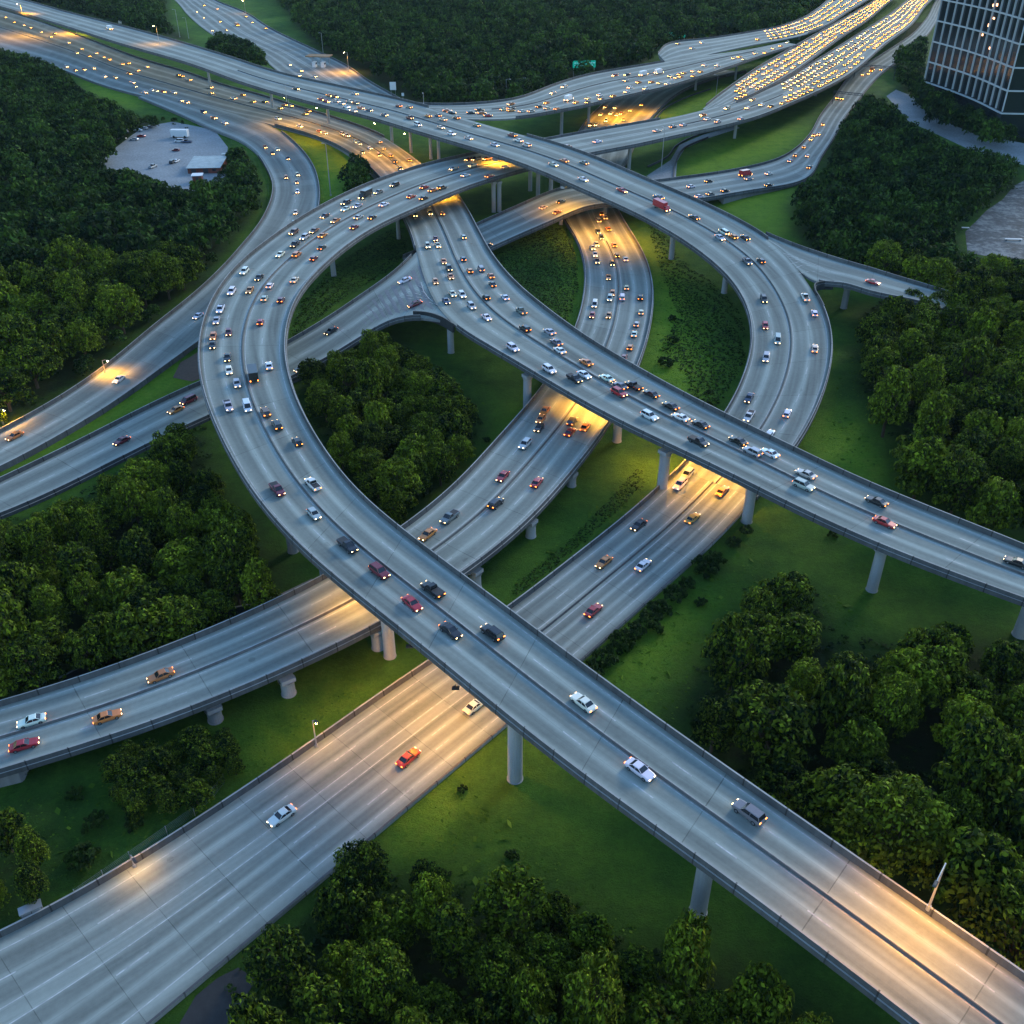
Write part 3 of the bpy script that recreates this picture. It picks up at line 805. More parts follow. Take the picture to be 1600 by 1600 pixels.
for k in range(9):
    r_ = np.random.default_rng(100 + k)
    cl = clusters(r_, [52, 66, 60, 76, 48, 62, 70, 56, 60][k], flat=[1.0, 1.15, .9, 1.3, 1.05, 1.0, 1.1, 1.4, .85][k], spread=[.62, .7, .74, .5, .66, .58, .72, .46, .78][k])
    V, Tn = leaf_cloud(cl, [4600, 5200, 4000, 5600, 4800, 3600, 5200, 4600, 4200][k], [.044, .038, .048, .036, .042, .052, .038, .044, .047][k], r_, squash=0.75, up=0.25, drop=0.15)
    # crown unit: radius 1
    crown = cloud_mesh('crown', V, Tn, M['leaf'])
    tb = MB()
    tb.tube((0, 0, -0.12), (0.02, 0.01, 0.42), 0.055, 0.038, 8)
    for c, rad in cl[::2]:
        tb.tube((0.02, 0.01, 0.22 + 0.2 * r_.random()), tuple(np.array(c) * (0.9, 0.9, 0.96)), 0.026, 0.008, 5, caps=False)
    TREE.append((crown, tb.mesh('trunk', M['bark'])))
SHRUB = []
for k in range(5):
    r_ = np.random.default_rng(300 + k)
    cl = clusters(r_, 22, spread=0.85, top=0.55, low=0.10)
    V, Tn = leaf_cloud(cl, 2200, 0.085, r_, squash=0.8, drop=0.7)
    tb = MB()
    for j in range(5):
        a = j * 1.26 + k
        tb.tube((0.05 * math.cos(a), 0.05 * math.sin(a), -0.08), (0.4 * math.cos(a), 0.4 * math.sin(a), 0.45), 0.02, 0.008, 5)
    SHRUB.append((cloud_mesh('foliage', V, Tn, M['leaf_shrub']), tb.mesh('stem', M['bark'])))
FARC = []
for k in range(6):
    r_ = np.random.default_rng(500 + k)
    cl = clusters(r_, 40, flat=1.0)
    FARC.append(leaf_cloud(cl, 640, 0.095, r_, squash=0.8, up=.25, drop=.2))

# road footprint for keeping trees clear
FP = []
for rd in ROADS.values():
    if rd.key == 'R1':
        k_ = rd.idx < 5.6; FP += [rd.L[k_], rd.R[k_], (rd.L + rd.R)[k_] / 2]; continue
    for u in np.linspace(0, 1, 9): FP.append(rd.at(u, slice(None)) if False else rd.L * (1 - u) + rd.R * u)
FP = np.concatenate(FP)
CELL = 8.0
from collections import defaultdict
HASH = defaultdict(list)
for i, p in enumerate(FP): HASH[(int(p[0] // CELL), int(p[1] // CELL))].append(i)
HASH = {k: np.array(v) for k, v in HASH.items()}
def clear_of_roads(x, y, r):
    n = int(r // CELL) + 1
    for a in range(int(x // CELL) - n, int(x // CELL) + n + 1):
        for b in range(int(y // CELL) - n, int(y // CELL) + n + 1):
            q = HASH.get((a, b))
            if q is not None:
                d = (FP[q, 0] - x) ** 2 + (FP[q, 1] - y) ** 2
                if d.min() < r * r: return False
    return True
def scatter(poly, rmin, rmax, hk, dens=0.62, seed=1, zmid=5.0, holes=(), margin=0.4, limit=4000, topk=0.9, side=0.7, road_k=0.75):
    """trees (x, y, crown radius, height) whose crowns fill the outline"""
    r_ = np.random.default_rng(seed)
    wp = np.array([unproj(a, b, zmid)[:2] for a, b in poly])
    lo, hi = wp.min(0), wp.max(0)
    out = []; grid = defaultdict(list); cs = rmax * 2
    tries = int(max(400, (hi - lo).prod() / (rmin * rmin) * 14))
    tries = min(tries, 60000)
    C = r_.uniform(lo, hi, (tries, 2))
    ok = in_poly(C[:, 0], C[:, 1], wp)
    for x, y in C[ok]:
        r = r_.uniform(rmin, rmax); h = r * r_.uniform(*hk)
        g_ = (int(x // cs), int(y // cs))
        if any((x - a) ** 2 + (y - b) ** 2 < (dens * (r + q)) ** 2 for i in (-1, 0, 1) for j in (-1, 0, 1) for a, b, q in grid.get((g_[0] + i, g_[1] + j), ())): continue
        P = proj(np.array([(x - r * side, y, h * .6), (x + r * side, y, h * .6), (x, y, h * topk), (x, y, h * .35)]))
        if not in_poly(P[:, 0], P[:, 1], poly).all(): continue
        if any(in_poly(P[:, 0], P[:, 1], hp).any() for hp in holes): continue
        if not clear_of_roads(x, y, r * road_k + margin): continue
        grid[g_].append((x, y, r)); out.append((x, y, r, h))
        if len(out) >= limit: break
    return out
LOT = [(150, 262), (175, 235), (205, 212), (225, 198), (270, 190), (335, 203), (356, 230), (352, 275), (330, 290), (300, 300), (265, 303), (235, 290), (205, 272), (170, 272)]
LOTH = [(160, 260), (182, 226), (184, 204), (222, 192), (270, 196), (335, 209), (350, 232), (350, 282), (320, 280), (280, 290), (240, 280), (205, 262)]
W = {
 'left': [(-60, 60), (0, 74), (60, 88), (105, 112), (130, 142), (165, 152), (190, 168), (225, 176), (260, 187), (300, 197), (340, 214), (385, 236), (405, 264), (412, 290), (408, 318), (388, 350), (362, 378), (325, 418), (283, 458), (225, 506), (158, 562), (100, 606), (0, 655), (-60, 690)],
 'lower_left': [(330, 648), (325, 700), (370, 775), (430, 852), (478, 895), (440, 925), (350, 962), (250, 1004), (100, 1062), (0, 1092), (-60, 1115), (-60, 840), (0, 800), (60, 792), (150, 752), (215, 704), (290, 652)],
 'island': [(462, 572), (500, 558), (560, 528), (620, 508), (645, 545), (700, 580), (755, 645), (750, 690), (700, 740), (645, 800), (622, 826), (570, 770), (520, 720), (482, 650), (458, 595)],
 'upper_right': [(1236, 300), (1262, 285), (1290, 262), (1308, 200), (1336, 160), (1352, 138), (1400, 165), (1440, 200), (1500, 226), (1590, 240), (1600, 285), (1552, 312), (1500, 332), (1500, 388), (1540, 396), (1700, 410), (1700, 500), (1460, 462), (1400, 432), (1330, 408), (1264, 388), (1238, 335)],
 'right': [(1340, 490), (1375, 468), (1418, 462), (1432, 438), (1470, 436), (1530, 452), (1680, 480), (1700, 830), (1590, 800), (1560, 818), (1500, 792), (1430, 764), (1400, 722), (1390, 680), (1348, 622), (1342, 560)],
 'lower_right': [(1150, 945), (1165, 920), (1230, 896), (1282, 925), (1312, 985), (1400, 1005), (1436, 972), (1500, 966), (1600, 985), (1700, 1000), (1700, 1500), (1600, 1500), (1480, 1425), (1380, 1345), (1260, 1275), (1100, 1165), (1066, 1130), (1080, 1040), (1112, 985)],
 'bottom': [(505, 1370), (548, 1312), (602, 1328), (615, 1372), (680, 1350), (740, 1380), (800, 1372), (860, 1380), (930, 1425), (1000, 1490), (1060, 1430), (1105, 1470), (1180, 1480), (1252, 1535), (1370, 1600), (1420, 1700), (1420, 1780), (300, 1780), (342, 1570), (350, 1480), (400, 1455), (470, 1435)],
 'corner': [(-50, 1262), (0, 1255), (60, 1245), (84, 1300), (104, 1352), (70, 1400), (0, 1445), (-60, 1460)],
 'clump': [(150, 1205), (182, 1146), (280, 1128), (345, 1126), (396, 1178), (380, 1228), (300, 1258), (172, 1262)],
 'knoll': [(526, 265), (555, 238), (592, 250), (594, 285), (562, 300), (535, 298)],
 'street': [(318, 68), (340, 48), (372, 46), (420, 74), (422, 102), (395, 98), (350, 86)],
 'tower': [(1385, 78), (1400, 62), (1425, 30), (1455, 30), (1446, 128), (1480, 140), (1550, 182), (1620, 205), (1620, 226), (1540, 216), (1455, 182), (1405, 122)],
 'far': [(395, -50), (1330, -50), (1290, 2), (1250, 30), (1190, 46), (1040, 62), (1012, 92), (920, 112), (860, 132), (800, 156), (700, 162), (645, 160), (560, 112), (485, 62)],
 'far_left': [(-60, -70), (230, -60), (262, -6), (262, 30), (300, 60), (312, 66), (262, 54), (160, 26), (60, 1), (-60, -30)],
 'verge': [(1010, 345), (1040, 362), (1060, 400), (1100, 428), (1140, 462), (1165, 500), (1166, 560), (1120, 640), (1085, 625), (1062, 570), (1030, 545), (1058, 490), (1034, 430), (1025, 400)],
 'gore': [(770, 398), (848, 352), (886, 356), (902, 400), (904, 450), (886, 508), (840, 470), (800, 432)],
 'loop_strip': [(452, 520), (470, 470), (520, 415), (600, 362), (630, 350), (642, 396), (600, 424), (520, 478), (456, 530)],
 'pier_shade': [(800, 915), (880, 850), (960, 770), (1000, 720), (1010, 755), (940, 820), (860, 890), (800, 935)],
}
SPEC = {   # rmin, rmax, (height/radius), density, seed
 'left': (5.2, 7.6, (1.5, 2.0), .52, 1), 'lower_left': (3.6, 5.6, (1.5, 2.5), .54, 2), 'island': (3.4, 5.4, (1.5, 2.4), .55, 3),
 'upper_right': (4.6, 6.8, (1.6, 2.1), .54, 4), 'right': (4.6, 6.8, (1.5, 2.4), .55, 5), 'lower_right': (4.4, 7.2, (1.5, 2.5), .54, 6),
 'bottom': (3.2, 5.2, (1.5, 2.6), .54, 7), 'corner': (2.6, 4.0, (1.6, 2.2), .6, 8), 'clump': (2.0, 3.3, (1.2, 1.6), .42, 9),
 'knoll': (4, 6, (1.5, 2), .5, 10), 'street': (5, 8, (1.3, 1.8), .5, 11), 'tower': (5, 8, (1.5, 2), .6, 12),
 'far': (6.5, 10, (1.3, 1.9), .62, 13), 'far_left': (7, 10, (1.3, 1.9), .62, 14),
}
# ------------------------------------------------------------------ ground: one sheet, finer where it is seen
xs = np.concatenate(([-4500, -2500, -1200, -800], np.arange(-620, 621, 4.0), [800, 1200, 2500, 4500]))
ys = np.concatenate(([-900, -300, 0], np.arange(40, 1001, 4.0), [1200, 1800, 3000, 7500]))
GX, GY = np.meshgrid(xs, ys)
def mask(polys, z=0.0, blur=1):
    m = np.zeros(GX.shape)
    for poly in polys:
        wp = np.array([unproj(a, b, z)[:2] for a, b in poly])
        m = np.maximum(m, in_poly(GX, GY, wp).astype(float))
    for _ in range(blur):
        q = m.copy(); q[1:-1, 1:-1] = (m[1:-1, 1:-1] * 2 + m[:-2, 1:-1] + m[2:, 1:-1] + m[1:-1, :-2] + m[1:-1, 2:]) / 6; m = q
    return m
LUSH = [[(400, 196), (440, 204), (500, 220), (545, 240), (560, 270), (530, 305), (505, 325), (480, 330), (470, 260), (440, 215)],
        [(985, 380), (1020, 352), (1048, 420), (1078, 470), (1105, 530), (1118, 625), (1085, 640), (1040, 610), (995, 585), (1000, 480), (1005, 420)],
        [(880, 345), (915, 370), (930, 430), (920, 480), (900, 530), (868, 520), (890, 470), (892, 410)],
        [(1030, 182), (1100, 140), (1150, 128), (1112, 165), (1060, 190)], [(1060, 284), (1140, 268), (1235, 232), (1270, 190), (1200, 205), (1120, 222), (1066, 245)],
        [(1110, 315), (1240, 290), (1250, 380), (1190, 362)], [(1285, 640), (1340, 640), (1400, 760), (1330, 745), (1270, 700)], [(102, 112), (150, 128), (215, 152), (222, 172), (190, 168), (150, 150)],
        [(395, 235), (412, 290), (405, 350), (360, 390), (330, 430), (280, 475), (300, 470), (440, 340), (430, 260)], [(700, 745), (760, 690), (810, 640), (850, 610), (830, 650), (740, 740), (690, 790)],
        [(0, 745), (120, 690), (210, 642), (300, 595), (300, 560), (220, 600), (100, 665), (0, 720)], [(960, 1010), (1100, 900), (1130, 930), (1080, 1030), (1010, 1080), (930, 1050)], [(600, 1300), (690, 1220), (740, 1240), (700, 1330), (620, 1380)], [(390, 1150), (500, 1080), (640, 1030), (640, 1050), (500, 1150), (400, 1230)]]
lush = mask(LUSH, 0, 2) * 0.75
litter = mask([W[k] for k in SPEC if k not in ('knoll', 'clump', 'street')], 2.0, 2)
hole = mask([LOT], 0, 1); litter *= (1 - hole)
nx, ny = len(xs), len(ys)
gv = np.stack((GX, GY, np.zeros_like(GX)), -1).reshape(-1, 3)
gi = np.arange(nx * ny).reshape(ny, nx)
gf = np.stack((gi[:-1, :-1], gi[:-1, 1:], gi[1:, 1:], gi[1:, :-1]), -1).reshape(-1, 4)
me = bpy.data.meshes.new('ground'); me.from_pydata(gv.tolist(), [], gf.tolist())
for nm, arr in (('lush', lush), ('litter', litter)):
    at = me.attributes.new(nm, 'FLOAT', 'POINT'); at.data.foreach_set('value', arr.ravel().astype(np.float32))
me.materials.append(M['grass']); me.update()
tag(link('ground', me), 'dark green grass ground between the roads and under the woods', 'ground', kind='structure')

TREES = []; SMALL = []
for wname, sp in SPEC.items():
    hole = [LOTH] if wname == 'left' else []
    for q in scatter(W[wname], sp[0], sp[1], sp[2], sp[3], sp[4], holes=hole):
        TREES.append((wname,) + q)
for q in scatter(W['left'], 2.2, 3.4, (1.3, 1.8), .6, 51, holes=[LOTH], margin=.6, limit=2500):
    if all((q[0] - t[1]) ** 2 + (q[1] - t[2]) ** 2 > (.75 * t[3] + .5 * q[2]) ** 2 for t in TREES if t[0] == 'left'): SMALL.append(q)
lr = np.random.default_rng(8)
for (xa, ya), (xb, yb) in zip(LOT, LOT[1:] + LOT[:1]):
    for f_ in lr.random(3):
        q = unproj(xa + (xb - xa) * f_ + lr.normal(0, 2.5), ya + (yb - ya) * f_ + lr.normal(0, 1.5), 0)
        if clear_of_roads(q[0], q[1], 4): SMALL.append((q[0], q[1], float(lr.uniform(1.0, 2.4)), float(lr.uniform(1.2, 3.2))))
e_ = ROADS['R1'].at(.5, ROADS['R1'].N - 1); t_ = ROADS['R1'].tan[-1]; n__ = np.array((t_[1], -t_[0]))
for a_, b_, r_, h_ in ((2.5, 0, 4.6, 10.5), (3.5, 5.5, 4.4, 10), (3.0, -5, 4.8, 11), (-3.0, 7.5, 4.0, 8.6), (9, 2, 5, 11.5)):
    TREES.append(('right', e_[0] + t_[0] * a_ + n__[0] * b_, e_[1] + t_[1] * a_ + n__[1] * b_, r_, h_))
WOODN = {'left': 'the large left wood', 'lower_left': 'the wood left of the long flyover', 'island': 'the wood inside the loop', 'upper_right': 'the upper right wood',
         'right': 'the right wood above the straight flyover', 'lower_right': 'the lower right wood', 'bottom': 'the wood along the bottom edge', 'corner': 'the lower left corner thicket',
         'clump': 'the round clump beside the middle expressway', 'knoll': 'the knoll by the curving ramp', 'street': 'the clump by the far street', 'tower': 'the strip below the dark tower'}
LANDM = {
 'left': [(30, 95, 'the upper left expressway'), (115, 140, 'the narrow bright grass strip'), (230, 180, 'the back row of cars in the yard'), (320, 205, 'the yard corner behind the shed'), (372, 250, 'the shed'), (405, 280, 'the top of the curving ramp'), (390, 340, 'the middle of the curving ramp'), (340, 400, 'the wall opposite the loop'), (270, 465, 'the white car beside the loop'), (165, 555, 'the glowing lamp by the curving ramp'), (90, 600, 'the lower end of the curving ramp'), (10, 640, 'the left edge above the orange car'), (150, 270, 'the left tip of the gravel yard'), (240, 300, 'the front of the gravel yard'), (310, 300, 'the small white lean-to'), (120, 200, 'the yard, behind its blue cars'), (60, 250, 'the left picture edge level with the yard'), (40, 400, 'the left picture edge beside the large wood'), (170, 400, 'the centre of the large left wood'), (90, 490, 'the lower part of the large left wood'), (10, 170, 'the left picture edge above the gravel yard'), (20, 530, 'the left picture edge above the ramp lamp')],
 'lower_left': [(290, 665, 'the red van below the loop'), (330, 740, 'the loop wall near the white van'), (420, 850, 'the pier under the loop'), (475, 895, 'the large round pier by the middle expressway'), (200, 740, 'the red sedan on the forked ramp'), (60, 800, 'the lower end of the forked ramp'), (15, 850, 'the left picture edge below the forked ramp'), (10, 1000, 'the left picture edge above the middle expressway'), (60, 1070, 'the left end of the middle expressway'), (250, 990, 'the orange car on the middle expressway'), (400, 930, 'the start of the roadside slope wall'), (180, 880, 'the centre of the wood below the forked ramp'), (310, 860, 'the loop wall above the round pier')],
 'island': [(480, 590, 'the white car on the forked ramp'), (620, 520, 'the curved ramp wall'), (695, 560, 'the pier under the fork'), (755, 650, 'the pier beside the middle expressway'), (690, 750, 'the grass strip'), (625, 820, 'the lowest tip of the loop wood'), (560, 760, 'the lower loop wall'), (500, 690, 'the middle loop wall'), (600, 640, 'the middle of the loop wood'), (655, 640, 'the white bush')],
 'upper_right': [(1310, 190, 'the bend of the service road'), (1345, 150, 'the top of the service road'), (1450, 205, 'the plaza path'), (1560, 250, 'the right end of the plaza path'), (1540, 320, 'the parking yard at the right edge'), (1245, 310, 'the red truck road'), (1250, 370, 'the lawn corner'), (1330, 405, 'the upper wall of the exit ramp'), (1420, 430, 'the end of the exit ramp'), (1500, 380, 'the white benches'), (1380, 270, 'the centre of the upper right wood'), (1420, 340, 'the lower part of the upper right wood')],
 'right': [(1350, 490, 'the lower wall of the exit ramp'), (1440, 465, 'the end of the exit ramp'), (1560, 490, 'the right picture edge below the paved yard'), (1345, 570, 'the lawn beside the right bend'), (1390, 660, 'the narrow lawn end'), (1420, 740, 'the upper wall of the straight flyover'), (1520, 790, 'the red car on the straight flyover'), (1590, 620, 'the right picture edge beside the right wood'), (1470, 600, 'the centre of the right wood'), (1585, 780, 'the right picture edge near the straight flyover')],
 'lower_right': [(1230, 910, 'the leaning pier on the lawn'), (1150, 960, 'the hedge of the ground expressway'), (1300, 980, 'the lawn notch'), (1440, 985, 'the far lawn corner'), (1580, 1000, 'the pier at the right edge'), (1090, 1060, 'the lawn left of the wood'), (1080, 1130, 'the long flyover by the white sedan'), (1200, 1230, 'the long flyover by the dark SUV'), (1350, 1330, 'the flyover wall below the dark SUV'), (1480, 1400, 'the tall lit lamp pole'), (1590, 1450, 'the lower right corner'), (1590, 1200, 'the right picture edge of the lower wood'), (1300, 1120, 'the centre of the lower right wood'), (1450, 1200, 'the lower part of the lower right wood'), (1200, 1060, 'the upper part of the lower right wood')],
 'bottom': [(550, 1320, 'the kerb of the ground expressway'), (480, 1440, 'the bare soil patch'), (360, 1500, 'the left tip of the bottom wood'), (720, 1380, 'the lawn in the middle'), (850, 1390, 'the dark lawn shadow'), (1000, 1480, 'the foot of the nearest pier'), (1100, 1470, 'the underside of the long flyover'), (1250, 1540, 'the near end of the long flyover'), (600, 1560, 'the bottom edge left of centre'), (800, 1560, 'the bottom edge in the centre'), (1000, 1580, 'the bottom edge right of centre'), (680, 1470, 'the middle of the bottom wood'), (420, 1590, 'the bottom edge by the expressway')],
}
ORD = ['nearest', 'second nearest', 'third nearest', 'fourth nearest', 'fifth nearest', 'sixth nearest', 'seventh nearest', 'eighth nearest', 'ninth nearest', 'tenth nearest', 'eleventh nearest', 'twelfth nearest', 'thirteenth nearest', 'fourteenth nearest', 'fifteenth nearest', 'sixteenth nearest', 'seventeenth nearest', 'eighteenth nearest']
cam_xy = np.array((0.0, 0.0))
def in_frame(x, y, h, pad=30):
    q = proj(np.array([(x, y, h * .6)]))[0]
    return -pad < q[0] < 1600 + pad and -pad < q[1] < 1600 + pad * 3
inview = [t for t in TREES if t[0] not in ('far', 'far_left') and in_frame(t[1], t[2], t[4])]
rest = [t for t in TREES if not (t[0] not in ('far', 'far_left') and in_frame(t[1], t[2], t[4]))]
inview.sort(key=lambda t: t[2] ** 2 + t[1] ** 2)
inview, extra = inview[:300], inview[300:]
rr = np.random.default_rng(77)
byland = defaultdict(list)
objs = []
for w, x, y, r, h in inview:
    k = int(rr.integers(len(TREE)))
    root = empty('tree', (x, y, 0), float(rr.uniform(0, 6.28)))
    tone = float(np.clip(rr.normal(0.5 if w != 'clump' else 0.15, 0.27 if w != 'clump' else 0.08), 0, 1))
    c = link('crown', TREE[k][0], root); tk = link('trunk', TREE[k][1], root)
    zs = h / 1.45
    ax = float(rr.uniform(.84, 1.16))
    for o in (c, tk): o.scale = (r * ax, r / ax, zs)
    c.color = (tone, tone, tone, 1)
    base = proj(np.array((x, y, h * .5)))
    lm = LANDM.get(w)
    j = min(range(len(lm)), key=lambda q: (lm[q][0] - base[0]) ** 2 + (lm[q][1] - base[1]) ** 2) if lm else 0
    d = math.dist(base, lm[j][:2]) if lm else base[0]
    byland[(w if not lm else '', lm[j][2] if lm else 0)].append((d, root, tone, r, h, w))
for (w_, ph), L_ in byland.items():
    L_.sort(key=lambda q: q[0])
    for n_, (d, root, tone, r, h, w) in enumerate(L_):
        tn = 'dark green' if tone < .34 else ('yellowish green' if tone > .66 else 'mid green')
        sz = 'tall' if h / r > 2.0 else ('broad' if r > 5.5 else 'rounded')
        if w in LANDM:
            lab = '%s %s tree, %s to %s' % (sz, tn, ORD[min(n_, 17)], ph)
            if len(lab.split()) > 16: lab = '%s tree, %s to %s' % (tn, ORD[min(n_, 17)], ph)
        else:
            lab = '%s %s tree, %s from the left in %s' % (sz, tn, ['first', 'second', 'third', 'fourth', 'fifth', 'sixth', 'seventh', 'eighth', 'ninth', 'tenth', 'eleventh', 'twelfth', 'thirteenth', 'fourteenth', 'fifteenth', 'sixteenth', 'seventeenth', 'eighteenth', 'nineteenth', 'twentieth', 'twenty first', 'twenty second'][min(n_, 21)], WOODN[w])
        tag(root, lab, 'tree', 'trees of ' + WOODN[w])
def mass(name, items, label, mat, cat='woodland', jit=0.9, src=FARC):
    VV, TT = [], []
    r2 = np.random.default_rng(len(items))
    for x, y, r, h in items:
        V, Tn = src[int(r2.integers(len(src)))]
        a = r2.uniform(0, 6.28); co, si = math.cos(a), math.sin(a)
        q = V * np.array((r, r, h / 1.45))
        VV.append(np.stack((q[:, 0] * co - q[:, 1] * si + x, q[:, 0] * si + q[:, 1] * co + y, q[:, 2]), 1))
        TT.append(np.clip(Tn + r2.normal(0, 0.13), 0, 1))
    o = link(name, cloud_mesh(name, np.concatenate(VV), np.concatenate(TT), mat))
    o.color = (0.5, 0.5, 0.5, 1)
    return tag(o, label, cat, kind='stuff')
mass('far_woodland', [t[1:] for t in rest + extra] + SMALL, 'dense dark forest behind the roads and along the far wood edges', M['leaf_far'])

# ------------------------------------------------------------------ low growth
low = []
for wn_, a, b, sd in (('verge', .7, 1.7, 21), ('gore', .7, 1.5, 22), ('loop_strip', .6, 1.4, 23), ('pier_shade', .5, 1.1, 24)):
    low += scatter(W[wn_], a, b, (.5, 1.1), .55, sd, zmid=.5, margin=.3, side=.5, topk=.7)
LOWC = []
for k in range(4):
    r_ = np.random.default_rng(700 + k)
    LOWC.append(leaf_cloud(clusters(r_, 6, spread=.7, top=.4, low=.08), 260, .17, r_, drop=.6))
mass('undergrowth', low, 'tangled low green undergrowth between the curving roads', M['leaf_shrub'], 'undergrowth', src=LOWC)
# forest floor scrub in the gaps between the crowns
scrub = []
for wn_, n_ in (('left', 31), ('lower_left', 32), ('island', 33), ('upper_right', 34), ('right', 35), ('lower_right', 36), ('bottom', 37)):
    scrub += scatter(W[wn_], 1.2, 2.6, (.5, 1.0), .75, n_, zmid=.5, margin=.8, side=.6, topk=.8, holes=[LOTH] if wn_ == 'left' else [], limit=420)
mass('forest_scrub', scrub, 'dark scrub on the floor of the woods, in the gaps between the trees', M['leaf_shrub'], 'undergrowth', src=LOWC)

# grass tufts on the nearer lawns
M['tuft'] = leaf_material('grass_blades', (0.045, 0.120, 0.014), (0.16, 0.28, 0.022), .35)
gr = np.random.default_rng(5)
occ = set()
for p in FP:
    for a in (-1, 0, 1):
        for b in (-1, 0, 1): occ.add((int(p[0] // 1.5) + a, int(p[1] // 1.5) + b))
LAWN = [[(930, 1045), (1010, 985), (1110, 870), (1165, 830), (1330, 850), (1600, 960), (1600, 985), (1436, 985), (1300, 985), (1160, 945), (1080, 1060), (1050, 1140)],
        [(500, 1400), (600, 1290), (780, 1150), (1050, 1330), (1200, 1480), (1000, 1500), (860, 1400), (620, 1390), (600, 1330), (540, 1320)], [(0, 1215), (200, 1140), (450, 1070), (640, 1030), (480, 1160), (330, 1265), (210, 1330), (100, 1400), (0, 1440)],
        [(1270, 700), (1345, 500), (1350, 640), (1430, 765)], [(690, 790), (850, 610), (760, 640), (640, 510), (760, 580), (820, 640), (720, 770)], [(780, 930), (1010, 720), (1040, 770), (900, 880), (800, 955)], [(1000, 580), (1020, 360), (1060, 420), (1120, 540), (1120, 640)]]
TV = []
for q in LAWN:
    wp = np.array([unproj(a, b, 0)[:2] for a, b in q]); lo, hi = wp.min(0), wp.max(0)
    n_ = int((hi - lo).prod() * 2.2)
    C_ = gr.uniform(lo, hi, (min(n_, 60000), 2)); C_ = C_[in_poly(C_[:, 0], C_[:, 1], wp)]
    TV.append(np.array([c for c in C_ if (int(c[0] // 1.5), int(c[1] // 1.5)) not in occ]).reshape(-1, 2))
TV = np.concatenate(TV); n_ = len(TV)
a = gr.uniform(0, 6.28, n_); s_ = gr.uniform(.10, .30, n_) * (1 + (gr.random(n_) < .06) * 1.6)
d_ = np.stack((np.cos(a), np.sin(a), np.zeros(n_)), 1); up_ = np.stack((gr.normal(0, .5, n_), gr.normal(0, .5, n_), np.ones(n_)), 1)
B_ = np.stack((TV[:, 0], TV[:, 1], np.full(n_, -.02)), 1)
V = np.stack((B_ - d_ * s_[:, None] * .6, B_ + d_ * s_[:, None] * .6, B_ + (d_ * .5 + up_ * np.array((1.3, 1.3, .34))) * s_[:, None], B_ + (-d_ * .5 + up_ * np.array((1.3, 1.3, .34))) * s_[:, None]), 1).reshape(-1, 3)
o = link('grass_tufts', cloud_mesh('grass_tufts', V, np.clip(gr.normal(.42, .24, n_), 0, 1), M['tuft'])); o.color = (.5, .5, .5, 1)
tag(o, 'rough grass tufts on the lawns under and beside the flyovers', 'grass', kind='stuff')

def shrub(px, py, r, h, label, group, k):
    P = unproj(px, py, 0)
    root = empty('shrub', tuple(P), k * 1.7)
    a, b = SHRUB[k % len(SHRUB)]
    for nm, me in (('foliage', a), ('stem', b)):
        o = link(nm, me, root); o.scale = (r, r, h)
        if nm == 'foliage': o.color = (0.35 + 0.3 * ((k * 7) % 5) / 5,) * 3 + (1,)
    tag(root, label, 'shrub', group)
hed = [(918, 1046, 2.0), (940, 1030, 2.2), (962, 1008, 2.4), (984, 992, 2.2), (1006, 974, 2.4), (1024, 952, 2.0), (1046, 932, 2.3), (1066, 914, 1.8), (1096, 888, 2.6), (1112, 872, 1.8), (1140, 846, 1.6), (1160, 828, 1.4)]
nth = ['first', 'second', 'third', 'fourth', 'fifth', 'sixth', 'seventh', 'eighth', 'ninth', 'tenth', 'eleventh', 'twelfth']
for k, (a, b, r) in enumerate(hed):
    shrub(a + 6, b + 6, r, r * 1.2, 'dark bush in the hedge along the ground expressway, %s from its near end' % nth[k], 'hedge bushes along the ground expressway', k)
for k, (a, b, r, lab) in enumerate([(1095, 945, 1.2, 'small dark bush alone on the lawn beside the hedge'), (1300, 838, 1.0, 'low bush on the lawn below the straight flyover'),
    (800, 1340, .9, 'small dark bush in the middle of the near lawn'), (722, 1236, .8, 'small dark bush on the near lawn close to the round pier'),
    (150, 1290, 1.7, 'dark bush left of the round clump, close to the corner thicket'), (210, 1290, 1.4, 'dark bush below the round clump by the wire fence'), (120, 1245, 1.3, 'dark bush on the slope above the corner thicket'),
    (135, 1345, 2.2, 'wide dark bush beside the corner thicket near the grey post'), (40, 1210, 1.0, 'small bush below the end of the middle expressway'),
    (540, 650, 1.2, 'pale bush at the wood edge inside the loop'), (760, 690, 1.0, 'low bush on the grass strip inside the loop'), (735, 640, 1.5, 'dark bush on the shaded grass inside the loop'),
    (1050, 500, 1.3, 'upright dark bush on the green verge, upper one of the row'), (1052, 535, 1.6, 'upright dark bush on the green verge, middle one of the row'), (1040, 572, 2.2, 'wide dark bush at the lower end of the green verge row'),
    (1107, 615, .8, 'small round bush beside the right bend, upper of two'), (1108, 632, .8, 'small round bush beside the right bend, lower of two')]):
    shrub(a, b, r, r * 1.1, lab, None, k + 3)
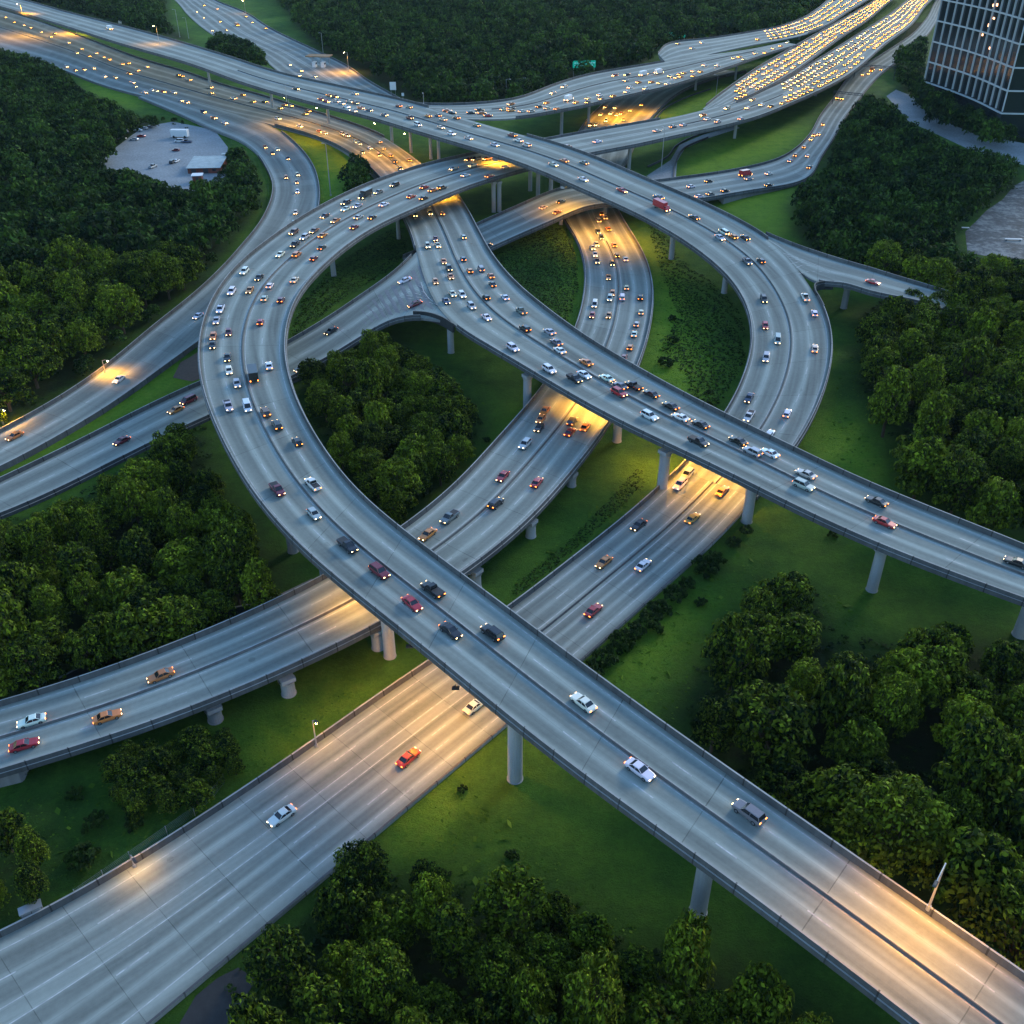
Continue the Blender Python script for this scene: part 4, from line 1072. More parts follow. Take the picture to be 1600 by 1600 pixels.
# ------------------------------------------------------------------ vehicles
def car_paint():
    m, n, p = nt('car_paint')
    oi = n.nodes.new('ShaderNodeObjectInfo')
    n.links.new(oi.outputs['Color'], p.inputs['Base Color'])
    p.inputs['Roughness'].default_value = 0.28
    p.inputs['Metallic'].default_value = 0.1
    p.inputs['Coat Weight'].default_value = 0.5
    return m
M['cpaint'] = car_paint()
M['glass'] = plain('car_glass', (0.012, 0.015, 0.018), 0.08, 0.0, spec=0.8)
M['rubber'] = plain('tyre_rubber', (0.012, 0.012, 0.013), 0.85)
M['hub'] = plain('wheel_rim', (0.35, 0.35, 0.36), 0.4, 0.8)
M['head'] = plain('headlight_lens', (0.9, 0.85, 0.7), 0.2, emit=(1.0, 0.60, 0.24), es=6.0)
M['head_far'] = plain('far_headlight_lens', (0.9, 0.85, 0.7), 0.2, emit=(1.0, 0.48, 0.10), es=42.0)
M['head_mid'] = plain('mid_headlight_lens', (0.9, 0.85, 0.7), 0.2, emit=(1.0, 0.52, 0.15), es=17.0)
M['tail_mid'] = plain('mid_taillight_lens', (0.5, 0.1, 0.02), 0.3, emit=(1.0, 0.28, 0.04), es=9.0)
M['tail_far'] = plain('far_taillight_lens', (0.5, 0.1, 0.02), 0.3, emit=(1.0, 0.36, 0.05), es=26.0)
M['tail'] = plain('taillight_lens', (0.5, 0.03, 0.01), 0.3, emit=(1.0, 0.20, 0.03), es=5.0)
M['trim'] = plain('black_trim', (0.02, 0.02, 0.022), 0.6)
PAINT = {'white': (.78, .78, .78), 'cream': (.72, .62, .44), 'silver': (.45, .46, .47), 'grey': (.16, .17, .18), 'black': (.016, .017, .02), 'navy': (.02, .04, .10),
         'red': (.42, .025, .03), 'maroon': (.17, .018, .03), 'orange': (.62, .20, .05), 'brown': (.16, .08, .05), 'gold': (.55, .36, .10)}
MATS = [M['cpaint'], M['glass'], M['rubber'], M['head'], M['tail'], M['trim'], M['hub']]
MIDM = [M['cpaint'], M['glass'], M['rubber'], M['head_mid'], M['tail_mid'], M['trim'], M['hub']]
FARM = [M['cpaint'], M['glass'], M['rubber'], M['head_far'], M['tail_far'], M['trim'], M['hub']]
def loft(mb, secs, mi=0, cap=True):
    """secs: list of rings with equal counts"""
    n = len(secs[0]); o = []
    for s_ in secs: o += s_
    fs = [(j * n + k, j * n + (k + 1) % n, (j + 1) * n + (k + 1) % n, (j + 1) * n + k) for j in range(len(secs) - 1) for k in range(n)]
    if cap: fs += [tuple(range(n - 1, -1, -1)), tuple(range((len(secs) - 1) * n, len(secs) * n))]
    mb.add(o, fs, mi)
def ring(y, hw, z0, z1, ch=0.10):
    """cross-section of a car body at station y (nose towards +y): bevelled box, waist wider than sill and shoulder"""
    zm = z0 + (z1 - z0) * 0.55
    return [(-hw * .90, y, z0), (hw * .90, y, z0), (hw, y, zm - .1), (hw, y, zm + .08), (hw * .93, y, z1 - .03), (hw * .80, y, z1), (-hw * .80, y, z1), (-hw * .93, y, z1 - .03), (-hw, y, zm + .08), (-hw, y, zm - .1)]
KINDSPEC = {  # length, half width, stations (y/len, hw factor, z0, z1), cabin base front/rear, roof front/rear, roof z
 'sedan': (4.9, .93, [(-.5, .80, .42, .78), (-.485, .93, .28, .90), (-.40, 1, .20, .98), (-.2, 1, .18, .94), (.12, 1, .18, .93), (.20, 1, .18, .92), (.40, .98, .20, .82), (.48, .90, .26, .72), (.5, .78, .36, .62)], (.20, -.36), (.05, -.20), 1.45),
 'hatchback': (4.2, .90, [(-.5, .84, .42, .86), (-.485, .95, .28, .98), (-.40, 1, .20, 1.0), (-.2, 1, .18, .97), (.12, 1, .18, .95), (.22, 1, .18, .94), (.40, .98, .20, .84), (.48, .90, .26, .74), (.5, .78, .36, .64)], (.22, -.47), (.05, -.36), 1.50),
 'suv': (4.95, .98, [(-.5, .86, .48, 1.0), (-.485, .96, .32, 1.12), (-.40, 1, .26, 1.14), (-.2, 1, .24, 1.12), (.12, 1, .24, 1.10), (.22, 1, .24, 1.09), (.41, .98, .26, 1.0), (.48, .93, .30, .90), (.5, .84, .42, .78)], (.21, -.48), (.07, -.41), 1.78),
 'van': (5.1, .99, [(-.5, .90, .46, 1.05), (-.49, .98, .30, 1.12), (-.40, 1, .24, 1.14), (0, 1, .22, 1.12), (.2, 1, .22, 1.10), (.30, 1, .22, 1.05), (.43, .96, .25, .92), (.48, .90, .30, .80), (.5, .80, .40, .70)], (.34, -.49), (.16, -.45), 1.92),
 'pickup': (5.6, .99, [(-.5, .92, .50, 1.00), (-.49, .98, .36, 1.06), (-.40, 1, .28, 1.08), (-.08, 1, .26, 1.08), (.12, 1, .26, 1.10), (.22, 1, .26, 1.09), (.41, .98, .28, 1.02), (.48, .93, .32, .92), (.5, .86, .42, .80)], (.24, -.08), (.12, -.05), 1.80),
}
def build_kind(kind):
    """{part name: [MB, ...]} of one vehicle, nose towards +y, standing on z = 0"""
    P = defaultdict(list)
    if kind in KINDSPEC:
        ln, hw, st, (cf, cr), (rf, rr_), zr = KINDSPEC[kind]
        b = MB()
        loft(b, [ring(y * ln, f * hw, z0, z1) for y, f, z0, z1 in st])
        zb = min(st, key=lambda q: abs(q[0] - .14))[3] - .04
        # roof panel and pillars over the greenhouse
        rh = hw * .74
        t = .06
        def quad(y0, y1, h, z): return [(-h, y0, z), (h, y0, z), (h, y1, z), (-h, y1, z)]
        q0 = quad(rr_ * ln - .03, rf * ln + .03, rh + .02, zr - t); q1 = quad(rr_ * ln + .08, rf * ln - .08, rh - .08, zr + .02)
        loft(b, [q0, q1])
        bh = hw * .87
        for sx in (-1, 1):
            for yb, yt in ((cf, rf), (cr, rr_)):
                b.tube((sx * bh, yb * ln, zb + .02), (sx * (rh + .01), yt * ln, zr - .03), .045, n=5)
            if kind != 'pickup':
                ym = (cf + cr) / 2 * ln; b.tube((sx * (bh + .005), ym, zb), (sx * (rh + .01), ym, zr - .03), .04, n=5)
        if kind == 'pickup':      # open load bed
            b.box((0, -.29 * ln, 1.12), (hw * 1.9, .40 * ln, .10))
        P['body'].append(b)
        if kind == 'pickup':
            t_ = MB(); t_.box((0, -.29 * ln, 1.14), (hw * 1.62, .36 * ln, .10), 5); P['load_bed'].append(t_)
        gl = MB()
        loft(gl, [quad(cr * ln, cf * ln, bh, zb), quad(rr_ * ln, rf * ln, rh, zr - t - .003)], 1)
        P['windows'].append(gl)
        lz = st[-2][3] - .10
        for sx in (-1, 1):
            h = MB(); h.box((sx * hw * .62, ln * .487, lz), (hw * .32, .14, .13), 3); P['headlight'].append(h)
            h = MB(); h.box((sx * hw * .70, -ln * .494, st[1][3] - .14), (hw * .34, .10, .17), 4); P['taillight'].append(h)
            h = MB(); h.box((sx * (hw + .07), cf * ln - .28, zb + .10), (.16, .12, .13), 0); P['mirror'].append(h)
        b2 = MB(); b2.box((0, ln * .492, .40), (hw * 1.5, .08, .16), 5); b2.box((0, -ln * .493, .42), (hw * 1.6, .08, .16), 5); P['bumper'].append(b2)
        wr = .33 if kind in ('sedan', 'hatchback') else .38
        wy = (.30, -.30)
        wx = hw * .90
    else:
        ln, hw = {'box_truck': (8.0, 1.22), 'bus': (11.0, 1.28)}[kind]
        if kind == 'box_truck':
            b = MB()
            loft(b, [[(-1.05, 2.1, .5), (1.05, 2.1, .5), (1.05, 2.1, 2.35), (-1.05, 2.1, 2.35)], [(-1.08, 3.2, .5), (1.08, 3.2, .5), (1.0, 3.2, 2.4), (-1.0, 3.2, 2.4)], [(-1.08, 3.75, .5), (1.08, 3.75, .5), (1.02, 3.75, 1.5), (-1.02, 3.75, 1.5)], [(-1.05, 4.0, .55), (1.05, 4.0, .55), (1.0, 4.0, 1.1), (-1.0, 4.0, 1.1)]])
            P['cab'].append(b)
            c = MB(); c.box((0, -.95, 2.05), (hw * 2, 6.0, 2.5)); P['cargo_box'].append(c)
            f = MB(); f.box((0, -.9, .68), (1.0, 6.2, .25), 5); P['chassis'].append(f)
            w = MB()
            w.add([(-.92, 3.24, 2.30), (.92, 3.24, 2.30), (.96, 3.72, 1.55), (-.96, 3.72, 1.55)], [(0, 1, 2, 3), (3, 2, 1, 0)], 1)
            w.box((0, 2.85, 1.9), (2.14, .75, .55), 1); P['windows'].append(w)
            hy, ty, hz = 3.99, -3.97, .85
        else:
            b = MB(); loft(b, [[(x * hw, y, z) for x, z in ((-.96, .4), (.96, .4), (1, 1.2), (.97, 2.85), (.85, 3.0), (-.85, 3.0), (-.97, 2.85), (-1, 1.2))] for y in (-5.5, 5.4)]); P['body'].append(b)
            w = MB(); w.box((0, 0, 2.1), (hw * 2 + .03, 10.2, .85), 1); w.box((0, 5.38, 1.95), (hw * 1.8, .12, 1.2), 1); P['windows'].append(w)
            hy, ty, hz = 5.41, -5.51, .8
        for sx in (-1, 1):
            h = MB(); h.box((sx * hw * .72, hy, hz), (.35, .12, .2), 3); P['headlight'].append(h)
            h = MB(); h.box((sx * hw * .8, ty, 1.0), (.25, .1, .3), 4); P['taillight'].append(h)
        wr = .48; wy = (.36, -.30); wx = hw * .86
    for sx in (-1, 1):
        for yy in wy:
            w = MB()
            w.tube((sx * (wx - .12), yy * ln, wr), (sx * (wx + .12), yy * ln, wr), wr, n=14, mi=2)
            w.tube((sx * (wx + .12), yy * ln, wr), (sx * (wx + .135), yy * ln, wr), wr * .6, n=10, mi=6)
            P['wheel'].append(w)
    return P
def compact(mb, name, ms=None):
    """one mesh with only the materials it uses"""
    used = sorted(set(mb.m)); mp = {u: i for i, u in enumerate(used)}
    c = MB(); c.v = mb.v; c.f = mb.f; c.m = [mp[i] for i in mb.m]
    return c.mesh(name, [(ms or MATS)[u] for u in used])
VEH = {}
for kd in list(KINDSPEC) + ['box_truck', 'bus']:
    parts = build_kind(kd)
    one = MB()
    for pl_ in parts.values():
        for q in pl_:
            o = len(one.v); one.v += q.v; one.f += [tuple(i + o for i in f) for f in q.f]; one.m += q.m
    VEH[kd] = ([(nm, compact(q, nm)) for nm, pl_ in parts.items() for q in pl_], compact(one, 'vehicle', MIDM), one)
CATN = {'sedan': 'car', 'hatchback': 'car', 'suv': 'car', 'van': 'van', 'pickup': 'pickup truck', 'box_truck': 'truck', 'bus': 'bus'}
KN = {'sedan': 'sedan', 'hatchback': 'hatchback', 'suv': 'suv', 'van': 'van', 'pickup': 'pickup_truck', 'box_truck': 'box_truck', 'bus': 'bus'}
KW = {'sedan': 'sedan', 'hatchback': 'hatchback', 'suv': 'SUV', 'van': 'van', 'pickup': 'pickup', 'box_truck': 'box truck', 'bus': 'bus'}

CROPS = {'c1': (500, 100, 5.333), 'c2': (780, 80, 5.333), 'c3': (1040, 0, 5.333), 'c4': (1300, 0, 5.333), 'c5': (0, 0, 5.333), 'c6': (230, 0, 4.848), 'd1': (300, 250, 4.571), 'd2': (620, 270, 5.333),
         'd3': (860, 290, 5.333), 'd4': (1100, 330, 4.444), 'd5': (780, 500, 5.333), 'd6': (1040, 540, 5.333), 'e1': (0, 400, 2.963), 'e2': (530, 400, 2.963), 'e3': (1060, 400, 2.963),
         'f1': (0, 800, 2.963), 'f2': (530, 800, 2.963), 'f3': (1060, 800, 2.963), 'g1': (0, 1200, 2.963), 'g3': (1060, 1200, 2.963), 'b3': (1060, 0, 2.963)}
# road ; crop ; x,y colour kind ...
W_, C_r, S_, G__, K_, N__, R_, M__, O_, B__, Y_ = 'white', 'cream', 'silver', 'grey', 'black', 'navy', 'red', 'maroon', 'orange', 'brown', 'gold'
CC = dict(w='white', c='cream', s='silver', g='grey', k='black', n='navy', r='red', m='maroon', o='orange', b='brown', y='gold')
TT_ = dict(s='sedan', h='hatchback', u='suv', v='van', p='pickup', t='box_truck', b='bus')
LIST = '''A f2 35,150kp 165,265mu 350,425rs 495,535ks 450,365kp 685,540ku 1115,870ws 1360,1165ws
A g3 290,180gu
A e1 1130,70wu 1195,100ks 1150,160os 1250,135wh 1225,185sh 1300,205mh 1360,110cs 1075,155wu 1015,235wp 1000,300ss 985,360oh 1055,350mh 985,410ks 1200,300rh 1055,468ks 1055,525wh 1100,588sh 1170,550kt 1243,512ws 1053,683sp 1142,705wv 1222,712bu 1280,785ku 1378,862kh 1445,1052wp 1278,1070mp
A f1 1460,15sh
A d1 950,390ks 1025,418os 1095,305ku 1095,352ws 1180,318ss 1235,250kt 1310,225gs 1450,170ku 1365,310ws 1190,410ss 1293,412ks 1155,482ms 730,520bu 870,510bs 935,542os 740,590kp 800,558su 932,615ks 635,670ws 742,665ou 873,688mh
A c1 870,1022rs 935,1040os 1015,1030ku 760,1110rs 860,1115ks 1115,860gs 1212,915ws 1265,842cs 1240,790ms 1310,785kv 1390,790os 1545,860ch 1410,930rs
A c2 555,780mu 820,745ws 1310,665ss 1440,625ns 1545,605ss
A c3 310,960os 350,985ws 435,1015su 630,985ss 510,905cu 680,885ws 800,870wu 880,885ks 720,830os
B c5 915,240wt
B c6 1130,675ks 1320,750rs 1380,718os 1470,780ss 1540,768cs 1505,830wh
B c1 80,255bu 20,295rs 170,320su 250,310bs 225,358ws 205,387cs 290,240ss 340,365os 405,375ns 540,415ns 750,445mp 660,345ms 745,350gs 820,500wv 900,435os 985,420ns 1025,460cs 1140,440bs 1010,525cs 1095,578wu 1240,610ss 1305,510gs 1460,665ss
B c2 110,700mp 165,745ws 235,785su 705,920gs 450,945ss 695,1050ws 520,910os 1030,1160rs 1325,1215ns 1350,1290rt
B d3 1195,275ks
B d4 140,145wv 118,180ss 180,165oh 290,180ks 390,340kh 305,350gp 408,600ku 435,798rh 520,885sv 425,1010su 697,590wp 770,705wh 767,962cs 322,1300ns
B d6 703,580wp 1010,575wh 855,745ws
R1 d4 1190,492rs
C d2 257,600su 320,545ms 335,605cs 385,735os 435,795ku 450,865os 325,912oh 462,1015cs 550,1015wu 625,1095su 420,1065ns 560,525sh 545,712nh 612,805oh 710,790gv 780,860os 790,920ks 718,1030kh 908,1030ws 1040,1140gp 740,1190ws 1025,1300ku 1270,1315ss 155,345ch 275,335cu 375,335oh
C d5 475,170gs 480,240ws 125,230wu 720,360os 420,415wu 715,470ws 870,470ws 630,505kp 1005,535gs 1010,600ru 1120,530kp 1200,585ks 1425,710ks 1265,800wu 1490,835ws
C d6 290,635ks 275,785kp 605,775ks 700,895su 878,900ws 1168,1040ss 1170,1125su
C e3 925,1145ks
C f3 965,30rs 1580,240ks
R2 d2 87,880ws 163,1075ms
R2 d1 1000,1210ks
R2 e1 1407,505ss 875,655mv 810,715os 563,845ms
E e1 915,280ws 547,567ws 65,835os
E d1 675,115oh 750,100ch 747,155nh 753,220wh 742,375ch 720,445ss
E c6 890,1112oh 950,1155kh 990,1130ws 1065,1200nh
E c6 505,895os 585,930ws 425,845nu
D c6 985,895wu 1150,950ws 1305,993os 1480,1010su 1575,1070cs 720,712os 660,745ws 480,655cs 485,705cs 800,770ys 890,765ks 1000,815yh 1035,787os 1085,803cs 1230,835os 1195,858ys 320,600cs 235,570ks 115,690rs 205,700ws 40,675ws
D c5 45,140cs 110,185os 190,210ws 250,230cs 340,265ws 420,300ss 455,280ks 570,355wu 680,400cs 640,440cs 740,470os 805,440ws 860,470cs 910,495os 1015,530cu 1070,525os 1220,560ws 1080,605os 1145,580cs 875,635ws 960,640cs 1100,685ws 1120,720ss 1210,765ws 1270,745cs 700,575rs 780,565cs 555,555wu 630,585ns 1480,852ss 1520,905ss 1490,625ks
D c1 20,565cs 185,585su 295,645cs 350,735nh 420,690ws 495,645ch 530,705ch 490,750yh 590,760yu 615,810ku 665,865kh 745,800ys
F c2 890,460os 970,465cs 845,525cs 930,515ws 1020,515os 1090,490cs 1185,445os 980,530cs 890,580wv 755,610ks 800,605cs 955,605ws 915,630cs 1035,570os
F d3 375,290cv 430,230os 460,260cs 490,350os 410,380ks 430,430kh 390,480cs 350,510cs 525,495os 520,580kh 515,645kh 375,575ws 395,630gp 630,610ws 485,755os 640,835ch 515,885oh 490,945su 600,920wv 748,930ku 367,995wv 342,1075rh 490,1078oh 745,1060ch 722,1160sh 705,1235ws 662,1350oh
F d5 1040,320mh 385,735os 372,808oh 355,858kh 210,1030su 600,850ku 600,925rs 725,885os 30,1270rs 320,1355rs
F e2 705,1145ku
F f2 515,20gp 410,95os
F f1 740,750os 175,950ws 495,938os 95,1078rs
H b3 670,575os 650,620ss 625,625os 615,640cs 583,680oh 540,715os 598,718ws 520,740ss 605,775ks 312,805rt 420,800ws 330,822ss 415,855ks 60,862ws 138,838ks 155,890gs 212,885ks 98,903ws 735,455ku 760,455ku 895,325ot 940,320os 855,345ws 885,340ws
H d2 1225,285ch 1362,240ks 1330,330os 755,605kh
Blow d6 215,1040su 135,1130wu 485,1185os
Blow f3 60,30ys
Blow f2 1378,65ks 1228,230os 1407,243ws 1188,435rs 330,1115rs 612,905ws
Blow g1 1315,210ws
G c2 90,440os 40,480cs 95,492os 195,495ss 270,495ss 395,420os 330,460ks 395,470cs 480,470os 580,395wt 640,415os 740,395cs 735,420ks 840,360wu 865,405gs 970,380os 440,345ss 545,290su 965,200rs 1070,190ks 1060,235ss 1160,255os 1100,295ws 1070,330ws 1225,310wu 1270,250os 1340,265cs 1400,270ws 1430,210cs 1500,190os 1480,220cs 1200,200wt 1330,180wt
G c1 1065,380os 1100,395ks 1330,375ks 1260,405ks 1350,405os 1400,425rs 1530,370ks
G c3 40,635cs 90,645os 230,585cs 290,590os 235,635os 120,610os 325,545ws 430,540wu 570,485cs 620,470os 660,495cs 750,440cs 830,435os 900,400cs 960,380os 1020,350cs
N c3 110,355gs 310,350ws 225,400ss 765,330ou
I c6 430,40yu 370,90ws 425,135cs 530,65ws 745,125os 795,165ss 910,210ou 550,165oh 600,225ou 490,230ws 680,190ob 1075,490ws 1165,530cu 1275,575ss 1150,570ws'''
CARS = []
for line in LIST.split('\n'):
    rk, cr, *items = line.split()
    x0, y0, sc = CROPS[cr]
    for it in items:
        a, b = it.split(',')
        CARS.append([rk, x0 + float(a) / sc, y0 + float(b[:-2]) / sc, CC[b[-2]], TT_[b[-1]]])
rj = random.Random(5)
def jam(rk, pred, step=(5.2, 8.0), fill=0.85):
    rd = ROADS[rk]; nl = sum(rd.lanes)
    for ln in range(nl + (1 if rk == 'A' else 0)):
        v = rj.uniform(0, 6)
        while v < rd.V[-1] - 3:
            lc = (ln + .5) * (nl / (nl + (1 if rk == 'A' else 0)))
            u = rd.ulane(min(max(lc, .2), nl - .2))
            p, _ = rd.pos(u, v); q = proj(p)
            if pred(q) and rj.random() < fill:
                CARS.append([rk, None, None, rj.choice(['cream', 'cream', 'white', 'gold', 'orange', 'gold', 'black', 'brown']), rj.choice(['sedan', 'sedan', 'hatchback', 'suv', 'van']), u, v])
            v += rj.uniform(*step)
jam('A', lambda q: q[0] > 1222 and -12 < q[1] < 200, (4.4, 7.5), .8)
jam('J', lambda q: q[0] > 1150 and q[1] > -12, (4.2, 7), .85)
jam('N', lambda q: q[0] > 1196 and q[1] > -12, (4.4, 7.5), .85)
CARS_S = 0.70
placed = []
for c in CARS:
    rk, px, py, colr, kd = c[:5]
    rd = ROADS[rk]
    if px is None: u, v = c[5], c[6]
    else:
        u, v, d = rd.find(px, py)
        u = min(max(u, .08), .92)
        if rd.lanes[1]:
            w_ = np.interp(v, rd.V, rd.W)
            gapu = 1.1 / w_
            if abs(u - rd.med) < gapu and rk not in ('I', 'D'): u = rd.med + (gapu if u >= rd.med else -gapu)
            eu = 1.5 / w_
        else: eu = 1.3 / np.interp(v, rd.V, rd.W)
        u = min(max(u, eu), 1 - eu)
    p, t = rd.pos(u, v)
    # keep overlapping cars apart along the road
    for _ in range(12):
        hit = [q for q in placed if q['rk'] == rk and abs(q['v'] - v) < (q['len'] + KINDSPEC.get(kd, (9,))[0] * .7) / 2 + .25 and abs(q['u'] - u) * np.interp(v, rd.V, rd.W) < 1.5]
        if not hit: break
        v += (0.8 if v >= hit[0]['v'] else -0.8)
    if not 1 < v < rd.V[-1] - 1: v = min(max(v, 1), rd.V[-1] - 1)
    p, t = rd.pos(u, v)
    if rd.lanes[1]:
        left = u < rd.med
        onleft = left == rd.L_is_left           # stands on the left of the direction of the stations
        sgn = -1 if onleft else 1
    else: sgn = rd.oneway or 1
    placed.append(dict(rk=rk, u=u, v=v, p=p, t=t * sgn, col=colr, kind=kd, len=KINDSPEC.get(kd, (9,))[0] * .7, jam=px is None, px=proj(p + np.array((0, 0, .7)))))
vis = [q for q in placed if -25 < q['px'][0] < 1625 and -10 < q['px'][1] < 1625]
vis.sort(key=lambda q: float(q['p'][0] ** 2 + q['p'][1] ** 2))
near, farq = vis[:300], vis[300:]
vr = random.Random(11)
for k, q in enumerate(near):
    root = empty(KN[q['kind']], tuple(q['p'] + np.array((0, 0, .014))))
    yaw = math.atan2(-q['t'][0], q['t'][1]) + vr.gauss(0, .025)
    pitch = math.asin(max(-1, min(1, q['t'][2])))
    s = CARS_S
    colr = PAINT[q['col']]
    colr = tuple(min(1, c * vr.uniform(.85, 1.12)) for c in colr)
    big = k < 150
    src = VEH[q['kind']]
    if big:
        for nm, me in src[0]:
            o = link(nm, me, root); o.color = (*colr, 1)
    else:
        root2 = link(KN[q['kind']], src[1]); root2.location = root.location
        bpy.data.objects.remove(root); root = root2; root.color = (*colr, 1)
    root.rotation_euler = (pitch, 0, yaw); root.scale = (s, s, s)
    root.name = KN[q['kind']]
    q['obj'] = root
# the rest of the standing traffic, far away: one object
if farq:
    pm = {}
    def flat(c):
        if c not in pm: pm[c] = plain('far_paint_' + c, PAINT[c], .35)
        return pm[c]
    mats = [flat(c) for c in sorted(set(q['col'] for q in farq))]
    mi0 = {c: i for i, c in enumerate(sorted(set(q['col'] for q in farq)))}
    allm = mats + FARM[1:]
    VV, FF, MI = [], [], []; off = 0
    for q in farq:
        one = VEH[q['kind']][2]
        yaw = math.atan2(-q['t'][0], q['t'][1]) + vr.gauss(0, .03); co, si = math.cos(yaw), math.sin(yaw)
        V = np.array(one.v) * CARS_S
        VV.append(np.stack((V[:, 0] * co - V[:, 1] * si + q['p'][0], V[:, 0] * si + V[:, 1] * co + q['p'][1], V[:, 2] + q['p'][2] + .02), 1))
        FF += [tuple(i + off for i in f) for f in one.f]; off += len(V)
        MI += [mi0[q['col']] if m == 0 else len(mats) + m - 1 for m in one.m]
    me = bpy.data.meshes.new('distant_traffic')
    me.from_pydata(np.concatenate(VV).tolist(), [], FF)
    for m in allm: me.materials.append(m)
    me.polygons.foreach_set('material_index', MI); me.update()
    tag(link('distant_traffic', me), 'glowing jam of far cars filling the expressways towards the upper edge', 'traffic', kind='stuff')
# ---- labels of the vehicles
RN = {'A': 'long looping flyover', 'B': 'long upper flyover', 'C': 'straight flyover', 'F': 'middle expressway', 'D': 'upper left expressway', 'E': 'left curving ramp', 'R2': 'forked ramp', 'H': 'right service road', 'G': 'far merging flyover', 'R1': 'right exit ramp', 'I': 'far street', 'J': 'jammed left carriageway', 'N': 'farthest jammed carriageway', 'Blow': 'ground expressway'}
ZONE = {
 'A': [(1150, 1260, 'near its lower end'), (920, 1090, 'above the lawn pier'), (700, 960, 'over the middle expressway'), (560, 830, 'below the wood inside the loop'), (440, 690, 'at the lower left bend'), (385, 560, 'on the left bend'), (400, 440, 'at the upper left bend'), (510, 350, 'before the crossing'), (640, 300, 'over the fork road'), (760, 265, 'beside the upper flyover'), (940, 215, 'just past the crossing'), (1090, 190, 'near the lawn strip'), (1240, 140, 'in the jam')],
 'B': [(170, 50, 'at its upper left end'), (500, 150, 'above the lit road'), (580, 160, 'left of the white sign'), (700, 195, 'at the merge'), (800, 215, 'beside the merge tip'), (900, 265, 'over the loop road'), (1030, 320, 'past the crossing'), (1130, 360, 'before the exit'), (1210, 440, 'at the exit nose'), (1240, 530, 'on the right bend'), (1190, 640, 'above the straight flyover')],
 'C': [(690, 335, 'under the loop'), (720, 400, 'above the fork'), (700, 450, 'at the striped gore'), (760, 470, 'past the gore'), (830, 530, 'at the median tip'), (900, 590, 'over the middle expressway'), (980, 620, 'in the tight bunch'), (1070, 660, 'in the middle'), (1180, 700, 'below the right bend'), (1260, 745, 'right of the ground expressway'), (1400, 800, 'over the lawn'), (1580, 890, 'at the right edge')],
 'F': [(960, 170, 'under the far flyover'), (945, 340, 'below the brown bridge'), (950, 400, 'in the orange light'), (960, 460, 'on the wide bend'), (990, 520, 'before the straight flyover'), (860, 640, 'just past the straight flyover'), (790, 740, 'above the grass strip'), (690, 820, 'above the long flyover'), (560, 930, 'under the long flyover'), (100, 1130, 'near the left edge'), (240, 1050, 'left of the short piers')],
 'D': [(30, 40, 'near the upper left corner'), (110, 80, 'by the lit lamp'), (180, 100, 'past the lit lamp'), (240, 130, 'beside the grass strip'), (320, 145, 'before the split'), (440, 165, 'in the orange light'), (480, 195, 'by the grass wedge'), (580, 220, 'in the yellow light'), (610, 250, 'near the loop wall')],
 'G': [(700, 175, 'at the merge'), (780, 172, 'left of the tall pier'), (850, 165, 'above the tall pier'), (900, 150, 'beside the green sign'), (980, 140, 'near the white trucks'), (1050, 118, 'right of the white trucks'), (1130, 100, 'past the sign'), (1210, 75, 'at its far end')],
 'H': [(1350, 110, 'by the gantries'), (1280, 200, 'on the straight'), (1250, 250, 'on the bend'), (1170, 280, 'near the red truck'), (1090, 300, 'by the lawn corner'), (870, 320, 'on the brown bridge'), (760, 385, 'at the wall')],
 'E': [(340, 185, 'at the split'), (430, 235, 'at the top of the bend'), (455, 285, 'on the bend'), (455, 340, 'just above the loop'), (300, 495, 'left of the loop'), (180, 590, 'in the lamp light'), (20, 680, 'at the left edge')],
 'R2': [(650, 440, 'at the fork'), (515, 510, 'inside the loop'), (290, 625, 'left of the loop'), (190, 685, 'by the wood')],
 'I': [(320, 20, 'at the top'), (380, 30, 'by the yellow bus'), (410, 45, 'on the forest side'), (465, 110, 'by the toll canopy')],
 'Blow': [(1070, 750, 'under the straight flyover'), (1000, 830, 'in the lamp glow'), (950, 900, 'by the hedge'), (650, 1150, 'just below the long flyover'), (440, 1270, 'near the round clump')],
 'R1': [(1365, 440, 'near the trees')], 'J': [(1200, 130, 'at its near end'), (1300, 50, 'in the middle')], 'N': [(1060, 70, 'on the rounded end'), (1250, 40, 'by the forest')]}
for q in near:
    z = ZONE[q['rk']]
    q['zone'] = min(z, key=lambda a: (a[0] - q['px'][0]) ** 2 + (a[1] - q['px'][1]) ** 2)[2]
def cnt(f): 
    d = defaultdict(list)
    for q in near: d[f(q)].append(q)
    return d
D1 = cnt(lambda q: (q['rk'], q['col'], q['kind'])); D2 = cnt(lambda q: (q['rk'], q['col'], q['kind'], q['zone']))
NTH = ['', 'second', 'third', 'fourth', 'fifth', 'sixth', 'seventh', 'eighth', 'ninth']
